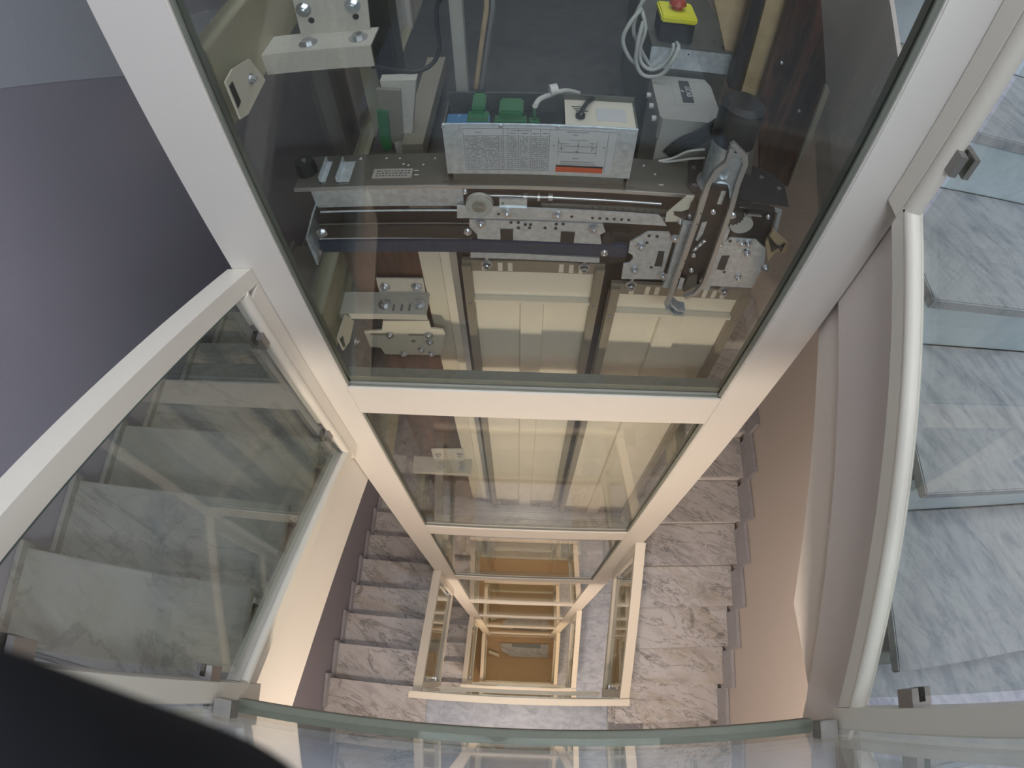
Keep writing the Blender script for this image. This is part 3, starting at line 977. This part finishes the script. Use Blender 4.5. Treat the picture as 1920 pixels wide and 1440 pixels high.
strip([(1373, 276), (1368, 290), (1364, 303), (1342, 320), (1327, 345), (1312, 395), (1256, 556), (1249, 571)], 0.905, 0.011, 0.010, 'coupler_bar', 'alu')
strip([(1373, 268), (1396, 292), (1397, 306), (1382, 345), (1372, 385), (1320, 530), (1304, 549), (1284, 557)], 0.905, 0.011, 0.010, 'coupler_bar', 'alu')
strip([(1249, 571), (1262, 582), (1279, 583), (1281, 576), (1270, 574), (1257, 563)], 0.905, 0.007, 0.03, 'coupler_hook', 'galv')
strip([(1290, 416), (1279, 450), (1258, 520), (1250, 537)], 0.93, 0.024, 0.010, 'coupler_channel', 'galv')
strip([(1302, 418), (1290, 455), (1270, 520), (1262, 545)], 0.925, 0.010, 0.010, 'coupler_channel', 'rail_blue')
strip([(1360, 428), (1350, 455), (1330, 520), (1322, 540)], 0.93, 0.020, 0.012, 'coupler_channel', 'galv')
holes(op, 'bar_hole', 'inkb', [(1314, 400), (1307, 420), (1284, 489), (1277, 507), (1272, 524), (1368, 373), (1361, 395), (1352, 419), (1323, 489), (1316, 506)], 0.8998, 0.0016)
nuts(op, [(1265, 446), (1243, 517), (1350, 457), (1320, 525)], 0.922, 0.008)
ppoly(MB(), [(1335, 348), (1366, 352), (1368, 372), (1350, 430), (1322, 505), (1290, 520), (1280, 512), (1298, 450), (1318, 400)], 0.925, 0.010).build('latch_plate', 'dark', op)
screws(op, [(1337, 397), (1296, 506), (1300, 478)], 0.918, 0.007)
ppoly(MB(), [(1316, 418), (1326, 416), (1318, 438), (1308, 452), (1304, 450)], 0.922, 0.002).build('latch_slot', 'galv', op)
ppoly(MB(), [(1276, 521), (1284, 523), (1277, 542), (1270, 541)], 0.922, 0.002).build('latch_slot', 'galv', op)
ppoly(MB(), [(1290, 520), (1308, 516), (1305, 535), (1284, 548), (1280, 545)], 0.92, 0.006).build('latch_tail', 'galvd', op)
m = MB()
pts = []
p0, p1 = atY(1300, 470, 0.915), atY(1322, 450, 0.915)
for k in range(60):
    t_ = k / 59
    an = k * 1.5
    pts.append(p0.lerp(p1, t_) + Vector((0.004 * math.cos(an), 0.004 * math.sin(an), 0)))
m.tube(pts, 0.0008, 5, 1).build('spring', 'bolt', op)
# toothed wheels, belt and black cover at the right end
ztc = zy(1440, 385, 0.965)
pr = [atZ(x, y, ztop - 0.01) for x, y in ((1385, 300), (1440, 322), (1470, 345), (1479, 386), (1370, 372))]
MB().prism([(p.x, p.y) for p in pr], 'z', ztop - 0.013, ztop - 0.010).build('end_cover', 'black', op)
for (x, y) in ((1427, 334), (1460, 355)):
    c = atZ(x, y, ztop - 0.01)
    MB().cyl(c, c + Vector((0, 0, 0.004)), 0.006, seg=12).build('screw', 'bolt', op, smooth=True)
cvp = [atZ(x, y, ztop + 0.001) for x, y in ((1292, 300), (1318, 302), (1312, 360), (1298, 362), (1289, 350))]
MB().prism([(p.x, p.y) for p in cvp], 'z', ztop, ztop + 0.004).build('motor_bracket', 'black', op)
for (x, y) in ((1300, 316), (1302, 349)):
    c = atZ(x, y, ztop + 0.003)
    MB().cyl(c, c + Vector((0, 0, 0.004)), 0.006, seg=12).build('screw', 'bolt', op, smooth=True)
c = atY(1374, 404, 0.945)
MB().gear((c.x, c.z), 0.026, 17, 0.938, 0.950).build('toothed_wheel', 'dark', op)
screws(op, [(1374, 404)], 0.937, 0.009)
c = atY(1390, 420, 0.955)
MB().cyl((c.x, 0.965, c.z), (c.x, 0.951, c.z), 0.028, seg=36).build('belt_wheel', 'roller', op, smooth=True)
c = atY(1440, 406, 0.955)
MB().gear((c.x, c.z), 0.010, 11, 0.945, 0.960).build('toothed_wheel', 'dark', op)
screws(op, [(1440, 406)], 0.944, 0.006)
strip([(1372, 380), (1400, 385), (1452, 393)], 0.955, 0.006, 0.012, 'toothed_belt', 'dark')
strip([(1402, 402), (1428, 405)], 0.948, 0.004, 0.004, 'tension_rod', 'bolt')
strip([(1376, 384), (1450, 392), (1462, 396), (1444, 470)], 0.965, 0.010, 0.004, 'end_frame_plate', 'galv')
ppoly(MB(), [(1370, 392), (1455, 398), (1438, 462), (1372, 446)], 0.975, 0.006).build('end_plate', 'dark', op)
ppoly(MB(), [(1435, 455), (1450, 432), (1480, 460), (1474, 476), (1455, 472), (1440, 490)], 0.95, 0.008).build('cable_guard', 'tan', op)
m = MB()
for k in range(9):
    a = atY(1440 + 3 * k, 440 + 4 * k, 0.948)
    b = atY(1448 + 3 * k, 472 - 2 * k, 0.944)
    m.cyl(a, b, 0.0016, seg=6)
m.build('brush', 'dark', op)
ppoly(MB(), [(1402, 255), (1418, 258), (1408, 330), (1392, 325)], 1.0, 0.004).build('side_bracket', 'galvd', op)

# ------------------------------------------------------------------ motor
ct = atY(1388, 168, 0.985)
YM = 1.0
cx = atY(1391, 210, YM).x
zt_, zm_, zb_ = zy(1392, 192, YM), zy(1378, 262, YM), zy(1355, 345, YM)
mo = thing('door_motor', 'upright silver motor with a black rounded cap behind the coupler bars', 'motor', (cx, YM, zb_))
MB().cyl((cx, YM, zb_), (cx, YM, zm_), 0.042, seg=40).build('housing', 'galv', mo, smooth=True)
m = MB().cyl((cx, YM, zm_), (cx, YM, zt_ - 0.006), 0.047, seg=40).cyl((cx, YM, zt_ - 0.006), (cx, YM, zt_ + 0.004), 0.047, 0.036, 40)
m.build('cap', 'black', mo, smooth=True)
MB().cyl((cx, YM, zb_ - 0.004), (cx, YM, zb_), 0.050, seg=40).build('flange', 'alu', mo, smooth=True)
MB().cyl((cx - 0.012, YM - 0.06, zb_ + 0.005), (cx - 0.012, YM - 0.06, zb_ + 0.045), 0.016, seg=24).build('end_bearing', 'galv', mo, smooth=True)

# ------------------------------------------------------------------ control box with printed table
YC = 0.970
a, b = atY(828, 232, YC), atY(1185, 333, YC)
X0, X1, Zt, Zb = a.x, atY(1198, 240, YC).x, a.z, zy(1000, 328, YC)
cb = thing('control_box', 'silver sheet metal control box carrying a printed wiring table and green connectors', 'control box', ((X0 + X1) / 2, YC, ztop))
MB().box(X0, X1, YC, YC + 0.004, Zb, Zt, 0.001).build('front_cover', 'galv', cb)
MB().box(X0, X0 + 0.004, YC + 0.004, YC + 0.10, Zb, Zt - 0.01).box(X1 - 0.004, X1, YC + 0.004, YC + 0.10, Zb, Zt + 0.0).box(X0, X1, YC + 0.096, YC + 0.10, Zb, Zt + 0.012).box(X0, X1, YC + 0.004, YC + 0.096, Zb, Zb + 0.003).build('casing', 'galvd', cb)
xs_ = atY(1060, 240, YC).x
MB().box(xs_, X1, YC + 0.004, YC + 0.096, Zt - 0.004, Zt - 0.001).build('top_cover', 'ivory', cb)
p_, q_ = atZ(1120, 226, Zt), atZ(1172, 206, Zt)
MB().box(p_.x, q_.x, p_.y, q_.y, Zt - 0.0008, Zt + 0.0004).build('sticker', 'paper', cb)
for k in range(3):
    p_ = atZ(1082 + 4 * k, 200 + 4 * k, Zt)
    MB().box(p_.x - 0.012, p_.x + 0.014, p_.y - 0.001, p_.y + 0.001, Zt - 0.0008, Zt + 0.0003).build('print_line', 'inkb', cb)
MB().box(X0 + 0.004, xs_, YC + 0.02, YC + 0.09, Zt - 0.035, Zt - 0.031).build('circuit_board', 'dark', cb)
xb = lambda u: atZ(u, 215, Zt).x
MB().box(xb(838), xb(918), YC + 0.010, YC + 0.045, Zt - 0.03, Zt - 0.006, 0.002).build('connector_row', 'blue', cb)
c = atZ(861, 217, Zt - 0.006)
MB().cyl(c, c + Vector((0, 0, 0.001)), 0.0018, seg=12).build('indicator_dot', 'paper', cb)
for (u0, u1, y1_, mt) in ((876, 916, 0.085, 'green'), (928, 988, 0.06, 'green'), (992, 1012, 0.05, 'green')):
    m = MB().box(xb(u0), xb(u1), YC + 0.014, YC + y1_ * 0.6, Zt - 0.03, Zt - 0.004, 0.001)
    m.box(xb(u0) + 0.008, xb(u1) - 0.008, YC + y1_ * 0.6 - 0.01, YC + y1_ + 0.02, Zt - 0.02, Zt + 0.012, 0.004)
    e = m.build('terminal_block', mt, cb)
    n_ = int((u1 - u0) / 5)
    d_ = MB()
    for k in range(n_):
        xx = xb(u0) + (xb(u1) - xb(u0)) * (k + 0.5) / n_
        d_.box(xx - 0.0012, xx + 0.0012, YC + 0.020, YC + 0.024, Zt - 0.0038, Zt - 0.0034)
    d_.build('terminal_slot', 'inkb', e)
for (u, v) in ((831, 229), (939, 229), (1047, 232)):
    c = atZ(u, v, Zt)
    MB().cyl((c.x, YC, Zt - 0.006), (c.x, YC - 0.003, Zt - 0.006), 0.004, seg=14).build('screw', 'bolt', cb)
# printed sheet
lx0, lx1, lz0, lz1 = atY(868, 280, YC).x, atY(1152, 280, YC).x, zy(1000, 321, YC), zy(1000, 239, YC)
Y1 = YC - 0.0006
sh = MB().box(lx0, lx1, Y1, YC - 0.0001, lz0, lz1).build('printed_sheet', 'paper', cb)
LW, LH = lx1 - lx0, lz1 - lz0
m = MB()
Yp = Y1 - 0.0003
lx = lambda u: lx0 + LW * u
lz = lambda v: lz1 - LH * v


def hl(u0, u1, v, w=0.0005):
    m.box(lx(u0), lx(u1), Yp, Y1, lz(v) - w, lz(v) + w)


def vl(u, v0, v1, w=0.0004):
    m.box(lx(u) - w, lx(u) + w, Yp, Y1, lz(v1), lz(v0))


hl(0.01, 0.99, 0.03)
hl(0.01, 0.57, 0.97)
for u in (0.01, 0.27, 0.30, 0.37, 0.45, 0.51, 0.57):
    vl(u, 0.03, 0.97)
vl(0.24, 0.2, 0.97)
vl(0.95, 0.05, 0.97)
for k in range(17):
    hl(0.01, 0.57, 0.19 + 0.045 * k, 0.0003)
m.build('table_grid', 'ink', sh)
m = MB()
random.seed(3)
for k in range(17):
    v = 0.215 + 0.045 * k
    for (u0, u1) in ((0.02, 0.235), (0.255, 0.265), (0.31, 0.36), (0.38, 0.43), (0.46, 0.50), (0.52, 0.56)):
        u = u0
        while u < u1:
            w = random.uniform(0.004, 0.012)
            if random.random() < 0.72:
                m.box(lx(u), lx(min(u + w, u1)), Yp, Y1, lz(v) - 0.0007, lz(v) + 0.0007)
            u += w + 0.003
for (u0, u1, v) in ((0.09, 0.13, 0.12), (0.32, 0.45, 0.07), (0.31, 0.355, 0.13), (0.385, 0.43, 0.13), (0.46, 0.5, 0.13), (0.525, 0.56, 0.12), (0.68, 0.82, 0.07), (0.72, 0.75, 0.13), (0.65, 0.88, 0.74), (0.65, 0.89, 0.79), (0.73, 0.77, 0.66)):
    u = u0
    while u < u1:
        w = random.uniform(0.006, 0.012)
        m.box(lx(u), lx(min(u + w, u1)), Yp, Y1, lz(v) - 0.0009, lz(v) + 0.0009)
        u += w + 0.002
m.build('table_text', 'ink', sh)['kind'] = 'stuff'
m = MB()
for (u, v0, v1) in ((0.63, 0.2, 0.62), (0.65, 0.3, 0.5), (0.76, 0.24, 0.55), (0.85, 0.3, 0.5), (0.88, 0.25, 0.6)):
    vl(u, v0, v1)
for (u0, u1, v) in ((0.63, 0.7, 0.33), (0.70, 0.82, 0.24), (0.66, 0.88, 0.38), (0.63, 0.88, 0.52), (0.64, 0.67, 0.45), (0.73, 0.76, 0.5), (0.83, 0.87, 0.3)):
    hl(u0, u1, v)
for (u, v) in ((0.63, 0.3), (0.65, 0.42), (0.76, 0.35), (0.755, 0.5), (0.86, 0.42), (0.88, 0.52), (0.6, 0.38), (0.93, 0.38)):
    m.box(lx(u) - 0.0016, lx(u) + 0.0016, Yp, Y1, lz(v) - 0.0012, lz(v) + 0.0012)
m.build('wiring_diagram', 'ink', sh)
MB().box(lx(0.62), lx(0.94), Yp - 0.0002, Y1, lz(0.985), lz(0.865)).build('red_field', 'orange', sh)
MB().box(lx(0.62), lx(0.94), Yp - 0.0002, Y1, lz(0.864), lz(0.825)).build('heading_bar', 'inkb', sh)
# feet
for xx in (X0 - 0.014, X1 - 0.004):
    MB().box(xx, xx + 0.018, YC + 0.005, YC + 0.05, ztop + 0.0005, ztop + 0.003).box(xx + (0.012 if xx < 0 else 0.001), xx + (0.014 if xx < 0 else 0.004), YC + 0.005, YC + 0.05, ztop + 0.003, ztop + 0.03).build('foot', 'galvd', cb)
MB().box(X0 + 0.01, X1 - 0.01, YC + 0.01, YC + 0.09, ztop + 0.0004, Zb - 0.0005).build('base_rail', 'galvd', cb)
wc = thing('white_cable', 'short white cable with a ring core, looping over the control box', 'cable', tuple(atY(1000, 200, 1.04)))
pts = [atY(1003, 199, 0.99) , atY(1012, 186, 1.02), atY(1034, 177, 1.06), atY(1060, 170, 1.10), atY(1085, 175, 1.14)]
MB().tube(pts, 0.0055).build('sheath', 'ferrite', wc, smooth=True)
c = atY(1038, 168, 1.06)
MB().ring(c, (0.9, 0.3, 0.1), 0.012, 0.006, 0.016).build('ring_core', 'ferrite', wc, smooth=True)
bc = MB().tube([atY(1088, 217, 0.99), atY(1092, 207, 1.0), atY(1102, 192, 1.04), atY(1120, 182, 1.09), atY(1150, 180, 1.2)], 0.005).build('black_cable', 'cableb', smooth=True)
tag(bc, 'black cable leaving the round gland on top of the control box', 'cable')
MB().cyl(atZ(1088, 219, Zt), atZ(1088, 219, Zt) + Vector((0, 0, 0.006)), 0.010, seg=20).build('cable_gland', 'black', cb, smooth=True)

# ------------------------------------------------------------------ boxes on the car roof
YG = 1.285
g0, g1 = atY(1222, 88, YG), atY(1362, 132, YG)
gb = thing('metal_box', 'low galvanised steel box on the car roof carrying the yellow stop switch', 'box', ((g0.x + g1.x) / 2, YG, ROOF))
gx0, gx1, gz1, gz0 = g0.x, g1.x + 0.005, atY(1290, 93, YG).z, atY(1290, 132, YG).z
MB().box(gx0, gx1, YG, YG + 0.003, gz0, gz1).build('front', 'galv', gb)
MB().box(gx0, gx1, YG, YG + 0.45, gz1 + 0.0005, gz1 + 0.003).build('lid', 'galvd', gb)
MB().box(gx0 + 0.002, gx1 - 0.002, YG + 0.004, YG + 0.448, ROOF + 0.001, gz1).build('casing', 'galvd', gb)
for (u, v) in ((1291, 102), (1339, 78)):
    c = atY(u, v, YG) if v > 90 else atZ(u, v, gz1 + 0.003)
    MB().cyl(c, c + (Vector((0, -0.001, 0)) if v > 90 else Vector((0, 0, 0.001))), 0.002, seg=10).build('rivet', 'inkb', gb)
ys = YG + 0.02
e0, e1 = atY(1233, 88, ys), atY(1296, 85, ys)
hz = atY(1265, 44, ys).z
es = thing('emergency_stop_box', 'yellow topped black switch box with a red mushroom button', 'stop switch', ((e0.x + e1.x) / 2, ys, gz1 + 0.0035))
MB().box(e0.x, e1.x, ys, ys + 0.085, gz1 + 0.0035, hz, 0.003).build('base', 'black', es)
MB().box(e0.x - 0.003, e1.x + 0.003, ys - 0.003, ys + 0.088, hz + 0.0005, hz + 0.018, 0.004).build('cover', 'yellow', es)
c = Vector(((e0.x + e1.x) / 2, ys + 0.045, hz + 0.019))
MB().cyl(c, c + Vector((0, 0, 0.012)), 0.013, seg=24).cyl(c + Vector((0, 0, 0.012)), c + Vector((0, 0, 0.024)), 0.021, 0.016, 28).build('button', 'red', es, smooth=True)
YJ = 1.09
j = [atY(x, y, YJ) for x, y in ((1240, 222), (1345, 236), (1337, 250), (1245, 246))]
jz = j[0].z
jx0, jx1 = j[0].x, j[1].x
jb = thing('junction_box', 'light grey plastic junction box with a small black label beside the motor', 'junction box', ((jx0 + jx1) / 2, YJ, jz - 0.03))
jy1 = min(atZ(1290, 128, jz).y, 1.278)
MB().prism([(jx0 + 0.004, YJ), (jx1, YJ), (jx1 + 0.014, YJ + 0.04), (jx1 + 0.014, jy1 - 0.03), (jx1 + 0.004, jy1), (jx0 - 0.002, jy1), (jx0 - 0.002, YJ + 0.01)], 'z', jz - 0.06, jz).build('lid', 'greybox', jb)
MB().box(jx0 + 0.002, jx1 - 0.002, YJ + 0.004, jy1 - 0.004, ROOF + 0.0005, jz - 0.0605).build('body', 'greybox', jb)
for (u, v) in ((1222, 179), (1226, 199), (1230, 222)):
    c = atZ(u, v, jz - 0.03)
    MB().cyl((jx0 - 0.012, min(c.y, jy1 - 0.015), jz - 0.03), (jx0 - 0.001, min(c.y, jy1 - 0.015), jz - 0.03), 0.007, seg=16).build('plug', 'ferrite', jb, smooth=True)
l0, l1, l2, l3 = [atZ(x, y, jz) for x, y in ((1271, 152), (1290, 153), (1302, 194), (1281, 193))]
MB().prism([(p.x, p.y) for p in [atZ(x, y, jz) for x, y in ((1257, 153), (1292, 151), (1305, 196), (1266, 196))]], 'z', jz + 0.0003, jz + 0.0008).build('label', 'greybox', jb)
lb = MB().prism([(p.x, p.y) for p in (l0, l1, l2, l3)], 'z', jz + 0.0009, jz + 0.0014).build('black_label', 'inkb', jb)


def text(s, mat, parent, org, ux, uy, size, name='lettering'):
    cu = bpy.data.curves.new('t', 'FONT')
    cu.body = s
    cu.size = size
    cu.extrude = 0.0002
    cu.align_x = 'CENTER'
    cu.align_y = 'CENTER'
    to = bpy.data.objects.new('t', cu)
    COL.objects.link(to)
    bpy.context.view_layer.update()
    me = bpy.data.meshes.new_from_object(to)
    bpy.data.objects.remove(to)
    ux, uy = Vector(ux).normalized(), Vector(uy).normalized()
    n_ = ux.cross(uy)
    Mx = Matrix(((ux.x, uy.x, n_.x, org[0]), (ux.y, uy.y, n_.y, org[1]), (ux.z, uy.z, n_.z, org[2]), (0, 0, 0, 1)))
    me.transform(Mx)
    me.transform(Matrix.Translation(-parent_origin(parent)))
    me.materials.clear()
    me.materials.append(M[mat])
    o = bpy.data.objects.new(name, me)
    COL.objects.link(o)
    o.parent = parent
    return o


cc = (l0 + l1 + l2 + l3) / 4
ux = ((l3 - l0) + (l2 - l1)).normalized()
uy = Vector((0, 0, 1)).cross(ux)
text('LICAB', 'paper', lb, cc + uy * 0.005 + Vector((0, 0, 0.0017)), ux, uy, 0.017)
text('1P', 'paper', lb, cc - uy * 0.010 + Vector((0, 0, 0.0017)), ux, uy, 0.011)
gc = thing('grey_cable_loop', 'grey cable hanging in loops left of the yellow stop switch', 'cable', tuple(atY(1225, 60, YG)))
MB().tube([atY(1269, 80, YG - 0.005), atY(1272, 90, YG - 0.03), atY(1262, 112, YG - 0.05), atY(1240, 140, YG - 0.05), atY(1208, 142, YG - 0.04), atY(1193, 118, YG - 0.03), atY(1196, 80, YG - 0.02), atY(1206, 40, YG)], 0.005).build('loop', 'cable', gc, smooth=True)
MB().tube([atY(1263, 82, YG - 0.005), atY(1262, 96, YG - 0.02), atY(1246, 120, YG - 0.03), atY(1222, 131, YG - 0.03), atY(1203, 118, YG - 0.02), atY(1200, 90, YG - 0.01), atY(1210, 55, YG), atY(1204, 20, YG + 0.02)], 0.005).build('loop', 'cable', gc, smooth=True)
MB().tube([atY(1204, 15, YG + 0.02), atY(1180, 45, YG), atY(1168, 75, YG - 0.01), atY(1178, 105, YG - 0.02), atY(1196, 125, YG - 0.02)], 0.005).build('loop', 'cable', gc, smooth=True)
MB().tube([atY(1220, -20, YG + 0.03), atY(1196, 20, YG + 0.02), atY(1188, 60, YG + 0.01), atY(1205, 100, YG + 0.01), atY(1222, 128, YG)], 0.005).build('loop', 'cable', gc, smooth=True)
wl = thing('wire_bundle', 'dark wire bundle with pale wires running to the motor foot', 'cable', tuple(atY(1290, 285, 1.09)))
for k in range(4):
    MB().tube([atY(1345 + k * 3, 225 + k * 6, 1.07), atY(1310, 248 + k * 7, 1.075), atY(1275, 264 + k * 7, 1.08), atY(1248 + 4 * k, 285 + 3 * k, 1.085)], 0.006).build('dark_wire', 'cableb', wl, smooth=True)
for k in range(2):
    MB().tube([atY(1322, 280 + k * 16, 1.05), atY(1290, 284 + k * 14, 1.06), atY(1262, 296 + 6 * k, 1.07), atY(1235, 302 + 2 * k, 1.075)], 0.003).build('pale_wire', 'ferrite', wl, smooth=True)
tag(MB().tube([atY(838, -20, 1.2), atY(820, 10, 1.2), atY(820, 50, 1.2), atY(824, 90, 1.2), atY(810, 120, 1.19), atY(780, 134, 1.18), atY(740, 132, 1.16), atY(700, 125, 1.13)], 0.0055).build('travelling_cable', 'cableb', smooth=True),
    'thin black cable curving down to the upper guide bracket', 'cable')

# ------------------------------------------------------------------ guide rails and brackets
gr = thing('guide_rail', 'black T-shaped guide rail on the left of the car', 'guide rail', (-0.38, 1.3, ZG))
xg = atY(727, 150, 1.45).x
MB().box(xg - 0.030, xg + 0.030, 1.55, 1.56, ZG, 1.5).build('flange', 'galvd', gr)
MB().box(xg - 0.026, xg + 0.026, 1.45, 1.465, ZG, 1.5).box(xg - 0.008, xg + 0.008, 1.465, 1.55, ZG, 1.5).build('blade', 'dark', gr)
gr2 = thing('guide_rail', 'black guide rail between two tan uprights on the right of the car roof', 'guide rail', (0.5, 1.28, ZG))
ppoly(MB(), [(1426, -60), (1450, -60), (1386, 172), (1367, 165)], 1.24, 0.03).build('blade', 'dark', gr2)
ux_ = thing('shaft_upright', 'ivory steel upright standing between bracket and left shaft post', 'upright', (-0.5, 1.35, ZG))
MB().box(-0.555, -0.50, 1.62, 1.68, ZG, 1.5, 0.003).build('column', 'olive', ux_)
xk = atY(690, 600, 1.2).x


def bracket(pts_plate, arm, Y, label, bolts_, foot):
    t = thing('guide_bracket', label, 'bracket', tuple(atY(arm[0][0], arm[0][1], Y)), 'cream guide rail brackets')
    a, b = atY(arm[0][0], arm[0][1], Y), atY(arm[1][0], arm[1][1], Y)
    MB().box(PXL1 - 0.0, b.x, Y, Y + 0.004, b.z, a.z).box(PXL1 - 0.0, b.x, Y + 0.004, Y + 0.085, a.z - 0.004, a.z).build('arm', 'bracketp', t)
    ppoly(MB(), pts_plate, Y + 0.075, 0.005).build('plate', 'bracketp', t)
    nuts(t, bolts_, Y + 0.074, 0.012, 0.009)
    for (x, y) in foot:
        c = atZ(x, y, a.z)
        m = MB().cyl((c.x, c.y, a.z), (c.x, c.y, a.z + 0.003), 0.021, seg=24).cyl((c.x, c.y, a.z + 0.003), (c.x, c.y, a.z + 0.012), 0.012, seg=6)
        m.build('washer', 'bolt', t)
    return t


b1 = bracket([(548, -4), (688, -8), (696, 72), (568, 80)], [(475, 106), (702, 124)], 1.10, 'upper cream guide bracket with large washers near the top of the picture', [(569, 18), (661, 10)], [(578, 82), (672, 72)])
holes(b1, 'plate_hole', 'inkb', [(584, 38), (667, 31)], 1.1745, 0.007)
b2 = bracket([(705, 522), (793, 523), (801, 566), (716, 566)], [(655, 588), (802, 600)], 1.00, 'middle cream guide bracket above the slotted plate, left of the door panels', [(722, 537), (781, 537)], [(722, 571), (786, 571)])
for k in range(3):
    c = atZ(738 + k * 15, 577, zy(700, 588, 1.00))
    MB().box(c.x - 0.003, c.x + 0.003, c.y - 0.012, c.y + 0.012, c.z, c.z + 0.0008).build('slot', 'ink', b2)
b3 = bracket([(808, 842), (868, 842), (872, 868), (815, 868)], [(786, 884), (884, 893)], 1.00, 'lowest cream guide bracket behind the second glass pane', [(822, 852), (862, 852)], [(826, 874), (866, 876)])
sp = thing('slotted_plate', 'ivory slotted steel plate with three nuts, hanging under the middle bracket', 'steel plate', tuple(atY(760, 602, 1.03)))
ppoly(MB(), [(718, 602), (804, 602), (808, 616), (830, 618), (835, 626), (827, 666), (722, 664), (714, 652), (694, 650), (683, 622), (716, 619)], 1.03, 0.006).build('plate', 'ivory', sp)
for (u0, u1, v) in ((694, 724, 626), (766, 798, 627)):
    a, b = atY(u0, v, 1.03), atY(u1, v, 1.03)
    MB().box(a.x, b.x, 1.028, 1.0299, a.z - 0.004, a.z + 0.004).build('slot', 'doorfr', sp)
c = atY(775, 639, 1.03)
MB().cyl((c.x, 1.0299, c.z), (c.x, 1.028, c.z), 0.008, seg=16).build('slot', 'doorfr', sp)
nuts(sp, [(731, 628), (804, 628), (806, 641), (757, 662), (790, 655), (809, 662)], 1.028, 0.010)
ppoly(MB(), [(700, 600), (718, 600), (722, 612), (714, 618), (703, 616)], 1.04, 0.02).build('rubber_guide', 'black', sp)
# arms from the left side transoms (plates with a window)
for (pts, hole, lab) in (([(392, 202), (436, 130), (468, 110), (498, 150), (466, 214), (428, 266)], [(407, 198), (436, 152), (452, 190), (426, 240)], 'upper ivory fixing plate with a square opening on the side beam'),
                         ([(628, 660), (648, 590), (664, 602), (656, 640), (640, 678)], [(634, 650), (643, 630), (648, 650), (640, 668)], 'lower ivory fixing plate with a small opening on the side beam')):
    c = atX(pts[0][0], pts[0][1], PXL1 + 0.030)
    t = thing('fixing_plate', lab, 'steel plate', tuple(c))
    P2 = [atX(x, y, PXL1 + 0.030) for x, y in pts]
    MB().prism([(max(p.y, 0.882), p.z) for p in P2], 'x', PXL1 + 0.026, PXL1 + 0.030).build('plate', 'ivory', t)
    P2 = [atX(x, y, PXL1 + 0.031) for x, y in hole]
    MB().prism([(max(p.y, 0.886), p.z) for p in P2], 'x', PXL1 + 0.0302, PXL1 + 0.031).build('opening', 'dark', t)
    c = atX(pts[2][0] + 2, pts[2][1] + 38, PXL1 + 0.031)
    bolt(MB(), c, (1, 0, 0), 0.008).build('bolt', 'bolt', t)
# white housing with amber cover and green strip left of the control box
hs = thing('sensor_housing', 'white housing with brownish cover and green strip behind the drive beam', 'housing', tuple(atY(740, 220, 1.2)))
ppoly(MB(), [(712, 152), (780, 150), (775, 215), (770, 292), (745, 292), (728, 225)], 1.22, 0.03).build('body', 'bracketp', hs)
ppoly(MB(), [(705, 168), (750, 170), (756, 262), (735, 268), (712, 205)], 1.205, 0.012).build('cover', 'doorfr', hs)
ppoly(MB(), [(706, 208), (727, 210), (734, 282), (722, 283), (714, 270)], 1.195, 0.008).build('green_strip', 'green', hs)

# ------------------------------------------------------------------ foot of the well
ds = thing('threshold_slab', 'pale marble threshold slab in front of the shaft at the bottom of the well', 'slab', (0.1, 0.6, ZG + 0.0))
p = [atZ(x, y, ZG + 0.03) for x, y in ((937, 1206), (1028, 1208), (1027, 1233), (958, 1231), (941, 1220))]
MB().prism([(v.x, v.y) for v in p], 'z', ZG + 0.001, ZG + 0.03).build('slab', 'marble_s', ds)
p = [atZ(x, y, ZG + 0.05) for x, y in ((960, 1207), (1014, 1209), (1014, 1216), (960, 1213))]
MB().prism([(v.x, v.y) for v in p], 'z', ZG + 0.0305, ZG + 0.036).build('slot_frame', 'galvd', ds)
sb = tag(MB().bar(atZ(917, 1222, ZG + 0.04), atZ(936, 1229, ZG + 0.04), (0, 1, 0), 0.07, (0, 0, 1), 0.05).build('stone_offcut', 'ivory'), 'small pale offcut lying on the brown floor by the threshold slab', 'offcut')

# ------------------------------------------------------------------ sleeve in the corner
d0 = ray(0, 1600).normalized()
up = ray(0, 1225).normalized()
rt = ray(690, 1600).normalized()
D = 0.12
C0 = d0 * D
e1 = (rt * D - C0)
e1 = e1 - d0 * e1.dot(d0)
e2 = (up * D - C0)
e2 = e2 - d0 * e2.dot(d0)
bm = bmesh.new()
bmesh.ops.create_icosphere(bm, subdivisions=5, radius=1)
for v in bm.verts:
    x, y, z = v.co
    k = 1 + 0.02 * math.sin(7 * x + 3 * y) + 0.015 * math.sin(11 * y + 5 * z)
    v.co = C0 + e1 * (x * k) + e2 * (y * k) - d0 * (z * 0.045 * k)
me = bpy.data.meshes.new('coat_sleeve')
bm.to_mesh(me)
bm.free()
for p in me.polygons:
    p.use_smooth = True
me.materials.append(M['cloth'])
so = bpy.data.objects.new('coat_sleeve', me)
COL.objects.link(so)
tag(so, 'out of focus black rounded sleeve filling the lower left corner', 'sleeve')
cd.dof.use_dof = True
cd.dof.focus_distance = 2.2
cd.dof.aperture_fstop = 22
